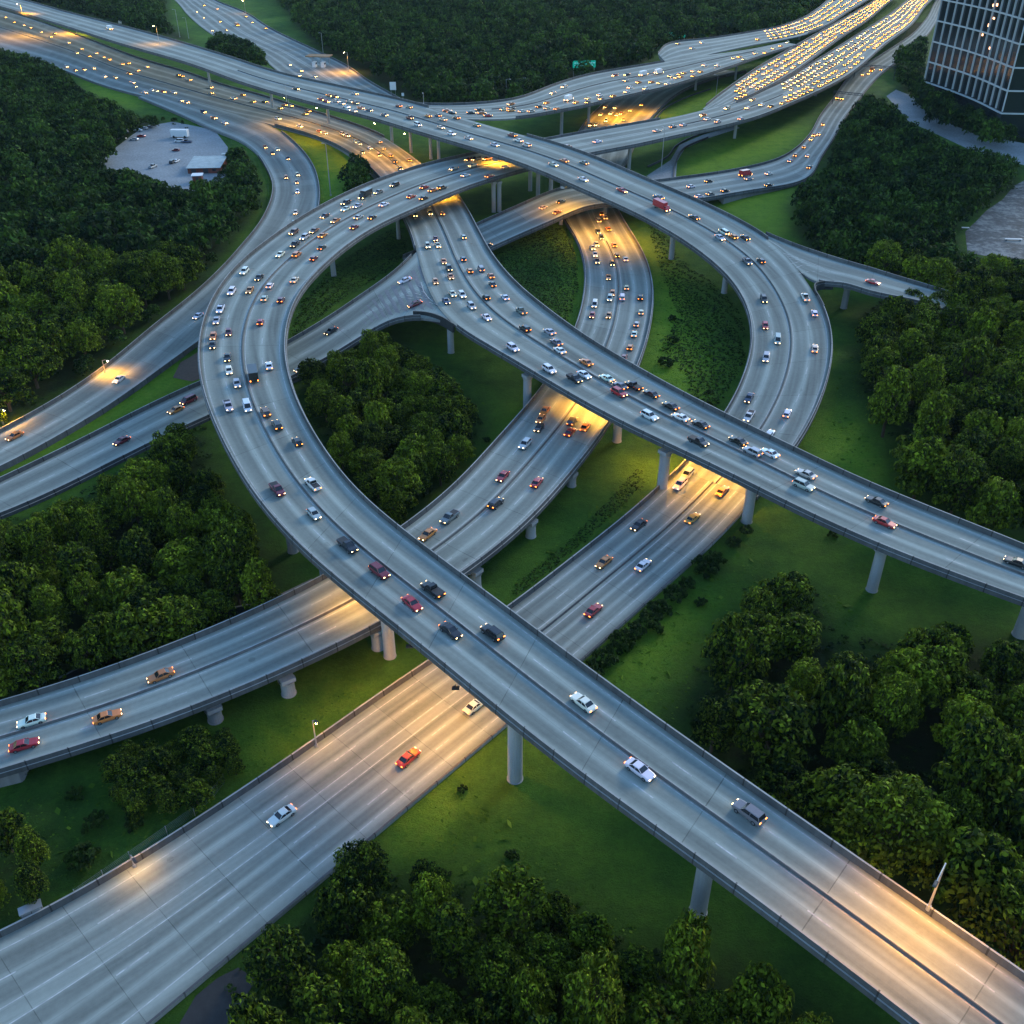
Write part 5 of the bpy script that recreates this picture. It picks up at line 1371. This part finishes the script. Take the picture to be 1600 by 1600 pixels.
for q in near:
    base = '%s %s' % (q['col'], KW[q['kind']])
    if len(D2[(q['rk'], q['col'], q['kind'], q['zone'])]) == 1:
        lab = '%s on the %s, %s' % (base, RN[q['rk']], q['zone'])
    else:
        L_ = sorted(D2[(q['rk'], q['col'], q['kind'], q['zone'])], key=lambda a: -a['px'][1])
        n_ = next(i for i, a in enumerate(L_) if a is q)
        lab = '%s %s on the %s, %s' % ('lowest' if n_ == 0 else NTH[n_] + ' lowest', base, RN[q['rk']], q['zone'])
        # a neighbour that sets it apart
        nb = [a for a in near if a is not q and a['rk'] == q['rk'] and np.linalg.norm(a['p'] - q['p']) < 22 and len(D1[(a['rk'], a['col'], a['kind'])]) == 1]
        if nb:
            a = min(nb, key=lambda a: np.linalg.norm(a['p'] - q['p']))
            same = [x for x in L_ if min([np.linalg.norm(x['p'] - a['p'])]) < 22]
            if len(same) == 1:
                cand = '%s by the %s %s on the %s, %s' % (base, a['col'], KW[a['kind']], RN[q['rk']], q['zone'])
                if len(cand.split()) <= 16: lab = cand
    tag(q['obj'], lab, CATN[q['kind']], 'vehicles on the ' + RN[q['rk']])
# ------------------------------------------------------------------ lamps
M['lampglow'] = plain('sodium_lamp_glass', (0.9, 0.6, 0.3), 0.3, emit=(1.0, 0.50, 0.12), es=160.0)
SOD = (1.0, 0.40, 0.015)
def lamp_light(name, loc, energy, parent, size=0.35, spot=None, aim=(0, 0, -1), blend=0.6):
    d = bpy.data.lights.new(name, 'SPOT' if spot else 'POINT')
    d.energy = energy; d.color = SOD; d.shadow_soft_size = size
    if spot: d.spot_size = R(spot); d.spot_blend = blend
    o = bpy.data.objects.new(name, d); COL.objects.link(o); o.parent = parent; o.location = loc
    o.rotation_euler = Vector(aim).to_track_quat('-Z', 'Y').to_euler()
    return o
def street_lamp(px, py, head_y, label, z=0.0, road=None, out=1.8, lit=0.0, group='street lamps', aim=None, spot=150):
    P = unproj(px, py, z)
    h = max(2.2, height_for(P, head_y))
    d = np.array((1.0, 0, 0))
    if road:
        rd = ROADS[road]; C = (rd.L + rd.R) / 2
        q = C[int(np.argmin(((C - P)[:, :2] ** 2).sum(1)))] - P; q[2] = 0
        d = q / np.linalg.norm(q)
    root = empty('street_lamp', tuple(P), math.atan2(d[1], d[0]))
    tag(root, label, 'lamp', group)
    r = 0.09 + h * 0.006
    mb = MB(); mb.tube((0, 0, -0.1), (0, 0, h), r, r * .55, 10); mb.tube((0, 0, -.1), (0, 0, .5), r * 1.7, r * 1.6, 10)
    mb.build('pole', M['metal'], root)
    o_ = min(out, h * .4)
    mb = MB(); mb.tube((0, 0, h - .1), (o_ * .6, 0, h + .25), .06, .05, 8); mb.tube((o_ * .6, 0, h + .25), (o_, 0, h + .28), .05, .05, 8)
    mb.build('arm', M['metal'], root)
    mb = MB(); mb.box((o_ + .25, 0, h + .32), (.8, .34, .16), taper=.7)
    hd = mb.build('lamp_head', M['darkmetal'] if lit else M['metal'], root)
    mb = MB(); mb.tube((o_ + .27, 0, h + .24), (o_ + .27, 0, h + .04 if lit else h + .16), .17, .12, 10)
    mb.build('lens', M['lampglow'] if lit else M['top'], hd)
    if lit:
        lamp_light('bulb_light', (o_ + .27, 0, h - .15), lit, root, .15, spot, aim or (0.12, 0, -1))
    return root
def bridge_lamp(px, py, z, label, energy, spot=150, drop=0.5, aim=(0, 0, -1)):
    """lamp housing hung under a deck; (px, py) is seen at height z"""
    P = unproj(px, py, z)
    root = empty('bridge_lamp', tuple(P)); tag(root, label, 'lamp', 'lamps under the decks')
    mb = MB(); mb.box((0, 0, 0), (.9, .5, .22)); mb.tube((0, 0, .1), (0, 0, drop + .1), .05, n=8); mb.build('housing', M['darkmetal'], root)
    mb = MB(); mb.box((0, 0, -.14), (.7, .36, .05)); mb.build('lens', M['lampglow'], root)
    lamp_light('bulb_light', (0, 0, -.35), energy, root, .3, spot, aim)
K = 0.38
street_lamp(1450, 1420, 1349, 'tall thin lamp pole on the wall at the near end of the long flyover', 13.4, 'A', 2.6, 8500 * K, spot=146, aim=(0.32, 0, -1))
street_lamp(545, 113, 82, 'bright orange street lamp above the far street', .3, 'I', 1.5, 26000 * K)
street_lamp(249, 69, 41, 'lit orange lamp on the far wall of the long upper flyover', 14.2, 'B', 1.2, 9000 * K)
street_lamp(35, 22, 6, 'lit orange lamp in the upper left corner', 14, 'D', 1.5, 60000 * K, spot=165)
street_lamp(120, 52, 30, 'lit orange lamp between the upper flyover and the left expressway, right of the corner lamp', 1, 'D', 1.5, 45000 * K, spot=165)
street_lamp(165, 584, 563, 'short glowing lamp beside the curving ramp, at the wood edge', 0.1, 'E', 1.4, 5200 * K)
street_lamp(495, 1168, 1126, 'slender lamp post on the kerb wall above the ground expressway', 0.2, 'Blow', .5, 900 * K)
street_lamp(211, 1356, 1336, 'short grey post by the kerb wall at the lower left', 0.2, 'Blow', 1.2, 110 * K)
street_lamp(5, 662, 640, 'lamp at the left edge beside the curving ramp, glowing over the orange car', 0.1, 'E', 1.2, 3500 * K)
street_lamp(815, 153, 122, 'dark lamp post in front of the forest, right of a pair', 0, 'G', 2.2)
street_lamp(791, 154, 124, 'dark lamp post in front of the forest, left of a pair', 0, 'G', 2.0)
street_lamp(505, 84, 52, 'thin unlit pole beside the forest above the far street', 0, 'I', 1.0)
street_lamp(281, 58, 15, 'tall pale lamp post behind the upper flyover, the taller of two', 0, 'B', 1.5)
street_lamp(295, 60, 28, 'pale lamp post behind the upper flyover, the shorter of two', 0, 'B', 1.5)
street_lamp(1209, 48, 20, 'tall unlit lamp post at the forest edge by the traffic jam', 0, 'N', 1.5)
street_lamp(1084, 60, 42, 'small lit lamp behind the rounded road end', 0, 'N', 1.0, 3000 * K)
street_lamp(1249, 26, 8, 'small lit lamp at the forest edge, uppermost on the right', 0, 'N', 1.0, 3000 * K)
street_lamp(1118, 155, 118, 'unlit lamp post on the grass between the two far flyovers', 0, 'G', 1.6)
street_lamp(448, 158, 132, 'thin lamp post with a red light box on the upper flyover wall', 14.6, 'B', 1.2)
street_lamp(453, 175, 134, 'thin lamp post beside the orange lit road', 1, 'D', 1.2)
street_lamp(662, 163, 146, 'short rusty post beside the merge of the far flyover', 14.8, 'G', .6)
street_lamp(517, 306, 225, 'tall dark green mast on the grass wedge by the curving ramp', 0, 'E', .8)
street_lamp(1033, 268, 200, 'tall grey mast between the curved kerbs right of the crossing', 0, 'A', .9)
street_lamp(384, 22, 2, 'small lit lamp among the trees left of the far street', 0, 'I', .8, 2500 * K)
bridge_lamp(640, 1010, 10.0, 'lamp under the long flyover, lighting the ground expressway', 6500 * K)
bridge_lamp(712, 1075, 10.1, 'lamp under the long flyover, beside the nearest round pier', 7000 * K)
bridge_lamp(545, 905, 9.9, 'lamp under the long flyover, lighting the middle expressway', 2200 * K)
bridge_lamp(905, 606, 7.9, 'lamp under the straight flyover, lighting two cars on the middle expressway', 5000 * K)
bridge_lamp(935, 625, 7.9, 'second lamp under the straight flyover, on the right wall side', 3500 * K)
bridge_lamp(1052, 680, 7.4, 'lamp by the tall pier under the straight flyover, above the ground expressway', 13000 * K, 160)
bridge_lamp(1130, 715, 7.4, 'lamp on the right under the straight flyover, above the ground expressway', 8000 * K, 160)
bridge_lamp(690, 292, 9.3, 'lamp under the loop where the fork road comes out', 9000 * K)
bridge_lamp(655, 297, 9.4, 'lamp under the loop, left one above the fork road', 6000 * K)
bridge_lamp(775, 238, 14.5, 'lamp under the upper flyover at the crossing with the loop', 16000 * K)
bridge_lamp(445, 152, 12.4, 'lamp under the upper flyover above the orange stretch, left one', 16000 * K)
bridge_lamp(495, 168, 12.8, 'lamp under the upper flyover above the orange stretch, right one', 16000 * K)
bridge_lamp(585, 192, 13.4, 'lamp under the upper flyover above the yellow lit lanes', 22000 * K)
bridge_lamp(632, 208, 14.0, 'lamp under the upper flyover beside the brown columns', 18000 * K)
bridge_lamp(965, 154, 9.2, 'lamp under the far merging flyover, above the orange lanes', 26000 * K)
bridge_lamp(1005, 146, 9.0, 'lamp under the far merging flyover, right one above the orange lanes', 14000 * K)
bridge_lamp(945, 312, 5.0 + 7.0, 'lamp under the upper flyover, above the orange bend of the middle expressway', 16000 * K)
bridge_lamp(885, 290, 12.5, 'lamp under the upper flyover, above the brown bridge', 9000 * K)
bridge_lamp(965, 320, 11.8, 'lamp at the edge of the upper flyover above the middle expressway', 14000 * K)
# ------------------------------------------------------------------ signs
M['signgreen'] = plain('sign_green', (0.0, 0.20, 0.15), 0.45, emit=(0.0, 0.75, 0.55), es=0.16)
M['signwhite'] = plain('sign_white', (0.75, 0.76, 0.74), 0.5)
def green_sign(x0, y0, x1, y1, hpx, base, label):
    A = unproj(x0, base, 0); B = unproj(x1, base, 0)
    B[1] = A[1] + 1.5; B = np.array((B[0], B[1], 0))
    w = math.dist(A, B); ang = math.atan2(B[1] - A[1], B[0] - A[0])
    zt = height_for(A, y0); zb = height_for(A, y0 + hpx)
    root = empty('road_sign', tuple(A), ang); tag(root, label, 'sign')
    for nm, x in (('post', .3), ('post', w - .3)):
        mb = MB(); mb.tube((x, 0, -.1), (x, 0, zt), .16, n=10); mb.build(nm, M['metal'], root)
    mb = MB(); mb.box((w / 2, -.25, (zt + zb) / 2), (w + .6, .12, zt - zb)); pn = mb.build('panel', M['signgreen'], root)
    mb = MB(); hh = zt - zb; rs = random.Random(int(x0))
    # two lines of pale lettering, too small to read
    for row, zz in enumerate((.68, .34)):
        x = .5
        while x < w - .9:
            l_ = rs.uniform(.5, 1.3); mb.box((x + l_ / 2, -.325, zb + hh * zz), (l_, .02, hh * .16)); x += l_ + .35
    mb.build('lettering', M['signwhite'], pn)
    mb = MB(); mb.box((w / 2, -.1, zb - .25), (w + .4, .3, .18)); mb.build('beam', M['darkmetal'], root)
green_sign(895, 95, 929, 92, 11, 122, 'teal green overhead sign board before the forest, the larger one')
green_sign(1040, 51, 1070, 50, 8, 64, 'teal green sign board behind the rounded road end, partly hidden')
def small_sign(px, py, top, label, w=1.8, hgt=1.6, mat='signwhite', two=True, z=0):
    P = unproj(px, py, z); h = height_for(P, top)
    root = empty('sign_post', tuple(P)); tag(root, label, 'sign')
    for s in ((-1, 1) if two else (0,)):
        mb = MB(); mb.tube((s * w * .35, 0, -.1), (s * w * .35, 0, h), .08, n=8); mb.build('post', M['metal'], root)
    mb = MB(); mb.box((0, -.12, h - hgt / 2), (w, .08, hgt)); mb.build('panel', M[mat], root)
small_sign(615, 152, 128, 'pale grey sign on two posts above the upper flyover', 3.0, 3.6)
small_sign(630, 158, 145, 'small grey signal box on a post right of the two post sign', 1.2, 1.4, two=False)
small_sign(188, 38, 26, 'small white board behind the upper flyover wall', 2.4, 4.4)
# overhead gantries on the service road
def gantry(x0, y0, x1, y1, h, label):
    A, B = unproj(x0, y0, 0.3), unproj(x1, y1, 0.3)
    root = empty('gantry', tuple(A)); tag(root, label, 'gantry')
    d = B - A
    for q in (np.zeros(3), d):
        mb = MB(); mb.tube((q[0], q[1], -.2), (q[0], q[1], h), .18, n=10); mb.build('post', M['darkmetal'], root)
    mb = MB(); mb.tube((0, 0, h - .1), (d[0], d[1], h - .1), .16, n=8); mb.tube((0, 0, h - .9), (d[0], d[1], h - .9), .12, n=8)
    for k in range(9):
        a, b = d * (k / 9), d * ((k + 1) / 9); z0, z1 = (h - .9, h - .1) if k % 2 else (h - .1, h - .9)
        mb.tube((a[0], a[1], z0), (b[0], b[1], z1), .07, n=6)
    mb.build('beam', M['darkmetal'], root)
gantry(1334, 121, 1396, 125, 6.5, 'dark overhead gantry across the service road, the farther one')
gantry(1300, 163, 1344, 168, 6.0, 'dark overhead gantry across the service road, the nearer one')
# toll canopy on the far street
P = unproj(500, 104, .3); root = empty('toll_canopy', tuple(P), R(-8)); tag(root, 'small toll canopy with brown flat roof and white booths on the far street', 'canopy')
M['brownroof'] = concrete('brown_roof', (.30, .19, .10), .6)
mb = MB(); mb.box((0, 0, 5.6), (13.5, 8, .5)); mb.build('roof', M['brownroof'], root)
for x in (-5, 0, 5):
    mb = MB(); mb.tube((x, 2.5, 0), (x, 2.5, 5.4), .2, n=10); mb.build('column', M['metal'], root)
for x in (-2.5, 2.5):
    mb = MB(); mb.box((x, -1.5, 1.35), (2.0, 3.2, 2.7)); bo = mb.build('booth', M['signwhite'], root)
    mb = MB(); mb.box((x, -1.5, 1.85), (2.04, 2.6, .9)); mb.build('window', M['glass'], bo)
# ------------------------------------------------------------------ wire fence by the ground expressway
M['wire'] = plain('fence_wire', (.25, .27, .27), .5, .6)
pts = [unproj(x, y, 0) for x, y in ((120, 1404), (205, 1345), (262, 1305), (305, 1275), (335, 1245), (352, 1222))]
root = empty('wire_fence', tuple(pts[0])); tag(root, 'thin wire fence beside the kerb wall below the round clump', 'fence')
mbw = MB()
n_ = 0
for a, b in zip(pts[:-1], pts[1:]):
    k_ = max(1, int(math.dist(a, b) / 3))
    for i in range(k_):
        q = a + (b - a) * i / k_ - pts[0]; q2 = a + (b - a) * (i + 1) / k_ - pts[0]
        mb = MB(); mb.tube((q[0], q[1], -.1), (q[0], q[1], 1.6), .04, n=6); mb.build('post', M['metal'], root); n_ += 1
        for z in np.linspace(.15, 1.5, 7): mbw.tube((q[0], q[1], z), (q2[0], q2[1], z), .012, n=4, caps=False)
mbw.build('wire', M['wire'], root)
P = unproj(53, 1432, 0); root = empty('cabinet', tuple(P), R(32)); tag(root, 'pale grey utility cabinet at the lower left kerb, by the corner thicket', 'cabinet')
mb = MB(); mb.box((0, 0, .75), (2.1, .9, 1.5)); mb.build('body', M['top'], root)
mb = MB(); mb.box((0, 0, 1.56), (2.25, 1.05, .12)); mb.build('lid', M['metal'], root)
for x in (-.5, .5):
    mb = MB(); mb.box((x, -.465, .75), (.9, .03, 1.25)); mb.build('door', M['metal'], root)
# bare soil by the bottom wood, curved kerbs right of the crossing, plaza path
def ground_sheet(name, poly, mat, label, cat, z=0.03):
    vs = [tuple(unproj(x, y, z)) for x, y in poly]
    mb = MB(); mb.add(vs, [tuple(range(len(vs)))])
    o = mb.build(name, mat); 
    import bmesh
    bm = bmesh.new(); bm.from_mesh(o.data); bmesh.ops.triangulate(bm, faces=bm.faces[:]); bmesh.ops.recalc_face_normals(bm, faces=bm.faces[:])
    if bm.faces and sum(f.normal.z for f in bm.faces) < 0: bmesh.ops.reverse_faces(bm, faces=bm.faces[:])
    bm.to_mesh(o.data); bm.free()
    return tag(o, label, cat, kind='structure')
M['gravel'] = concrete('yard_gravel', (.25, .275, .28), 1.2)
def yard_mat():
    m, n, p = nt('broken_paving')
    geo = n.nodes.new('ShaderNodeNewGeometry')
    a = noise(n, geo.outputs['Position'], .09, 6, .7); b = noise(n, geo.outputs['Position'], .6, 5, .7)
    v = mth(n, 'ADD', mth(n, 'MULTIPLY', a, .65), mth(n, 'MULTIPLY', b, .35))
    n.links.new(ramp(n, v, [(.40, (.015, .022, .022)), (.50, (.06, .08, .085)), (.56, (.19, .21, .20)), (.66, (.24, .25, .23))]), p.inputs['Base Color'])
    p.inputs['Roughness'].default_value = .85
    return m
M['darkyard'] = yard_mat()
M['soil'] = concrete('bare_soil', (.035, .035, .035), .8)
M['soilbrown'] = concrete('brown_soil', (.10, .065, .045), .8)
ground_sheet('yard', LOT, M['gravel'], 'pale gravel yard in a clearing of the left wood', 'yard')
ground_sheet('soil', [(280, 1600), (306, 1556), (340, 1528), (372, 1512), (400, 1530), (360, 1600), (330, 1650), (250, 1640)], M['soil'], 'dark bare soil between the ground expressway and the bottom wood', 'soil')
ground_sheet('soil', [(282, 566), (300, 556), (312, 548), (318, 590), (300, 596), (270, 590)], M['soilbrown'], 'brown bare patch beside the loop at the end of the grass verge', 'soil', .04)
ground_sheet('path', [(1385, 150), (1400, 140), (1425, 150), (1465, 185), (1520, 208), (1620, 228), (1660, 250), (1600, 258), (1520, 236), (1460, 208), (1420, 190)], M['gravel'], 'pale paved path curving below the dark tower', 'path')
ground_sheet('yard', [(1526, 345), (1540, 330), (1566, 312), (1585, 290), (1612, 276), (1680, 270), (1690, 415), (1600, 405), (1560, 402), (1512, 396), (1508, 362)], M['darkyard'], 'paved yard at the right edge behind the trees', 'yard', .035)
ground_sheet('path', [(1010, 275), (1048, 250), (1062, 226), (1100, 210), (1150, 196), (1156, 200), (1106, 216), (1070, 232), (1058, 252), (1056, 278), (1030, 286)], M['gravel'], 'narrow curved lane under the far end of the looping flyover', 'path', .04)
for k, (px, py, l_, lab) in enumerate([(1583, 376, 5.0, 'long pale bench block in the paved yard at the right edge'), (1508, 358, 2.2, 'short pale bench block at the left side of the paved yard')]):
    P = unproj(px, py, 0); root = empty('bench', tuple(P), R(-4)); tag(root, lab, 'bench')
    mb = MB(); mb.box((0, 0, .5), (l_, .7, .14)); mb.build('seat', M['signwhite'], root)
    for x in (-.4, .4):
        mb = MB(); mb.box((x * l_, 0, .2), (.3, .55, .45)); mb.build('support', M['top'], root)
# the white bush-like boulder in the loop wood
# ------------------------------------------------------------------ shed and yard
M['tin'] = plain('corrugated_tin', (.33, .38, .38), .45, .2)
def tin():
    m, n, p = nt('corrugated_roof')
    geo = n.nodes.new('ShaderNodeNewGeometry'); s = n.nodes.new('ShaderNodeSeparateXYZ'); n.links.new(geo.outputs['Position'], s.inputs[0])
    w = mth(n, 'SINE', mth(n, 'MULTIPLY', s.outputs['X'], 9.0))
    b = noise(n, geo.outputs['Position'], .5, 4)
    n.links.new(ramp(n, b, [(.3, (.26, .32, .32)), (.7, (.40, .46, .45))]), p.inputs['Base Color'])
    p.inputs['Roughness'].default_value = .5
    bump(n, p, w, .6, .08); return m
M['tinroof'] = tin()
M['brickred'] = concrete('red_wall', (.22, .07, .05), .6)
A, B = unproj(292, 272, 0), unproj(346, 271, 0)
w = math.dist(A, B); root = empty('shed', tuple((A + B) / 2), math.atan2(B[1] - A[1], B[0] - A[0])); tag(root, 'long low shed with a pale green tin roof in the gravel yard', 'shed')
dp = 15.0
mb = MB(); mb.box((0, dp / 2, 1.0), (w - .8, dp - .8, 2.0)); mb.build('wall', M['brickred'], root)
mb = MB(); mb.add([(-w / 2, -.4, 2.03), (w / 2, -.4, 2.03), (w / 2, dp + .4, 2.6), (-w / 2, dp + .4, 2.6), (-w / 2, -.4, 2.15), (w / 2, -.4, 2.15), (w / 2, dp + .4, 2.72), (-w / 2, dp + .4, 2.72)], [(3, 2, 1, 0), (4, 5, 6, 7), (0, 1, 5, 4), (1, 2, 6, 5), (2, 3, 7, 6), (3, 0, 4, 7)]); mb.build('roof', M['tinroof'], root)
for x in (-w * .3, w * .05):
    mb = MB(); mb.box((x, .37, .8), (1.8, .08, 1.6)); mb.build('door', M['darkmetal'], root)
mb = MB(); mb.box((w * .3, .37, 1.2), (1.4, .08, .7)); mb.build('window', M['glass'], root)
P = unproj(310, 284, 0); root = empty('hut', tuple(P), R(8)); tag(root, 'small white flat roofed hut in front of the shed', 'hut')
mb = MB(); mb.box((0, 0, 1.2), (3.2, 3.2, 2.4)); mb.build('wall', M['brickred'], root)
mb = MB(); mb.box((0, 0, 2.5), (3.9, 3.9, .2)); mb.build('roof', M['signwhite'], root)
mb = MB(); mb.box((0, -1.62, 1.0), (1.0, .06, 2.0)); mb.build('door', M['darkmetal'], root)
P = unproj(354, 250, 0); root = empty('container', tuple(P), 0.2); tag(root, 'pale box container at the right end of the shed', 'container')
mb = MB(); mb.box((0, 0, 1.2), (3.0, 2.4, 2.4)); mb.build('body', M['tin'], root)
mb = MB(); mb.box((0, -1.22, 1.2), (1.2, .06, 2.1)); mb.build('door', M['metal'], root)
def yard_car(px, py, col, kd, yaw, lab):
    P = unproj(px, py, .03)
    root = empty(KN[kd], tuple(P), R(yaw)); tag(root, lab, CATN[kd], 'cars standing in the gravel yard'); root.scale = (.74,) * 3
    for nm, me in VEH[kd][0]:
        if nm in ('headlight', 'taillight'): continue
        o = link(nm, me, root); o.color = (*PAINT[col], 1)
yard_car(210, 219, 'white', 'sedan', 78, 'white sedan in the gravel yard beside the red car')
yard_car(221, 214, 'red', 'sedan', 80, 'red sedan in the gravel yard beside the white one')
yard_car(216, 205, 'white', 'sedan', 80, 'white sedan, leftmost of the back row in the gravel yard')
yard_car(225, 202, 'silver', 'sedan', 78, 'silver sedan, middle of the back row in the gravel yard')
yard_car(233, 200, 'grey', 'hatchback', 78, 'dark grey hatchback, rightmost of the back row in the gravel yard')
yard_car(194, 208, 'navy', 'suv', 85, 'dark blue SUV at the wood edge of the gravel yard')
yard_car(191, 218, 'grey', 'sedan', 85, 'grey sedan half under the trees at the left of the gravel yard')
yard_car(280, 222, 'white', 'van', 86, 'long white van in front of a white trailer in the gravel yard')
yard_car(292, 223, 'navy', 'pickup', 84, 'dark blue pickup right behind the white van in the gravel yard')
yard_car(275, 236, 'maroon', 'hatchback', 84, 'small dark red car in the middle of the gravel yard')
yard_car(239, 262, 'silver', 'pickup', -15, 'silver pickup alone in the lower gravel yard')
yard_car(270, 255, 'black', 'suv', -8, 'black SUV in the gravel yard left of the shed')
yard_car(276, 253, 'white', 'sedan', -10, 'white sedan in the gravel yard close to the shed')
P = unproj(282, 215, .03); root = empty('trailer', tuple(P), R(-3)); tag(root, 'white flat topped trailer behind the long white van', 'trailer')
mb = MB(); mb.box((0, 0, 1.9), (7.0, 2.6, 2.6)); mb.build('body', M['signwhite'], root)
for x in (-2.3, 2.3):
    for y in (-1.2, 1.2):
        mb = MB(); mb.tube((x, y - .12, .5), (x, y + .12, .5), .5, n=14); mb.build('wheel', M['rubber'], root)
# ------------------------------------------------------------------ dark tower
M['towerglass'] = plain('dark_tower_glass', (.010, .016, .022), .12, spec=.6)
M['fin'] = plain('pale_fin', (.42, .47, .49), .5)
M['litwin'] = plain('lit_window', (.8, .6, .4), .4, emit=(1.0, .45, .2), es=2.2)
M['litwhite'] = plain('white_lit_window', (.8, .8, .7), .4, emit=(.9, 1.0, .75), es=3.0)
base = [unproj(1438, 160, 0), unproj(1470, 172, 0), unproj(1512, 190, 0), unproj(1556, 214, 0)]
c0 = np.array(base)
T_ = np.concatenate(([0], np.cumsum(np.linalg.norm(c0[1:] - c0[:-1], axis=1))))
face = hermite(T_, c0, np.linspace(0, T_[-1], 25))
corner = face[-1]; right = corner + np.array((42.0, -4.0, 0)); backr = right + np.array((-6, 55.0, 0)); backl = face[0] + np.array((24, 42.0, 0))
outline = [tuple(p) for p in face] + [tuple(corner + (right - corner) * k / 12) for k in range(1, 13)]
HT = 96.0
root = empty('office_tower', tuple(corner * np.array((1, 1, 0)))); tag(root, 'dark curved glass office tower with pale vertical fins in the upper right corner', 'building')
off = corner * np.array((1, 1, 0))
foot = outline + [tuple(backr), tuple(backl)]
n_ = len(foot)
mb = MB(); mb.add([(p[0] - off[0], p[1] - off[1], z) for z in (-.3, HT) for p in foot], [(k, (k + 1) % n_, n_ + (k + 1) % n_, n_ + k) for k in range(n_)] + [tuple(range(n_, 2 * n_))]); mb.build('glazing', M['towerglass'], root)
nrm = []
for k, p in enumerate(outline):
    a = np.array(outline[max(k - 1, 0)]); b = np.array(outline[min(k + 1, len(outline) - 1)]); d = (b - a) / np.linalg.norm(b - a); nrm.append(np.array((d[1], -d[0], 0)))
mb = MB()
for k, p in enumerate(outline):
    if k > 24 or k % 2: continue
    q = np.array(p) - off + nrm[k] * .35
    mb.box((q[0], q[1], HT / 2 + 5), (.38, .7, HT - 10), rz=math.atan2(nrm[k][1], nrm[k][0]) + math.pi / 2)
mb.build('vertical_fins', M['fin'], root)
for z in np.arange(9, HT, 8.6):
    mb = MB(); vs = []
    for k, p in enumerate(outline):
        for o_, zz in ((.1, 0), (.62, 0), (.62, .55), (.1, .55)):
            q = np.array(p) - off + nrm[k] * o_; vs.append((q[0], q[1], z + zz))
    m_ = len(outline); mb.add(vs, [(j * 4 + k, j * 4 + (k + 1) % 4, (j + 1) * 4 + (k + 1) % 4, (j + 1) * 4 + k) for j in range(m_ - 1) for k in range(4)])
    mb.build('floor_band', M['fin'], root)
mb = MB(); 
for k, p in enumerate(foot):
    a, b = np.array(p) - off, np.array(foot[(k + 1) % n_]) - off
    c = (a + b) / 2; mb.box((c[0], c[1], HT + .6), (math.dist(a, b) + .5, .6, 1.3), rz=math.atan2(b[1] - a[1], b[0] - a[0]))
mb.build('roof_parapet', M['fin'], root)
rs = random.Random(3)
for k, z, m_ in ((13, 45.5, 'litwin'), (14, 46, 'litwin'), (14, 41, 'litwin'), (13, 38, 'litwin'), (12, 34, 'litwin'), (15, 30, 'litwin'), (30, 50, 'litwhite'), (32, 51.5, 'litwhite'), (34, 52, 'litwhite'), (31, 18, 'litwhite'), (15, 55, 'litwin')):
    a, b = np.array(outline[k]), np.array(outline[k + 1]); c = (a + b) / 2 + nrm[k] * .06 - off
    mb = MB(); mb.box((c[0], c[1], z), (math.dist(a, b) * rs.uniform(.3, .6), .05, rs.uniform(.7, 1.3)), rz=math.atan2(b[1] - a[1], b[0] - a[0])); mb.build('window', M[m_], root)
# ------------------------------------------------------------------ air
def haze(density):
    m = bpy.data.materials.new('haze_air'); m.use_nodes = True
    n = m.node_tree; n.nodes.remove(n.nodes['Principled BSDF'])
    v = n.nodes.new('ShaderNodeVolumePrincipled')
    v.inputs['Color'].default_value = (.62, .85, .9, 1)
    v.inputs['Density'].default_value = density
    v.inputs['Anisotropy'].default_value = 0.0
    n.links.new(v.outputs[0], n.nodes['Material Output'].inputs['Volume'])
    mb = MB(); mb.box((0, 1300, 59), (4200, 3400, 122)); o = mb.build('haze', m)
    tag(o, 'thin blue evening haze over the whole interchange', 'haze', kind='stuff')
haze(0.00003)
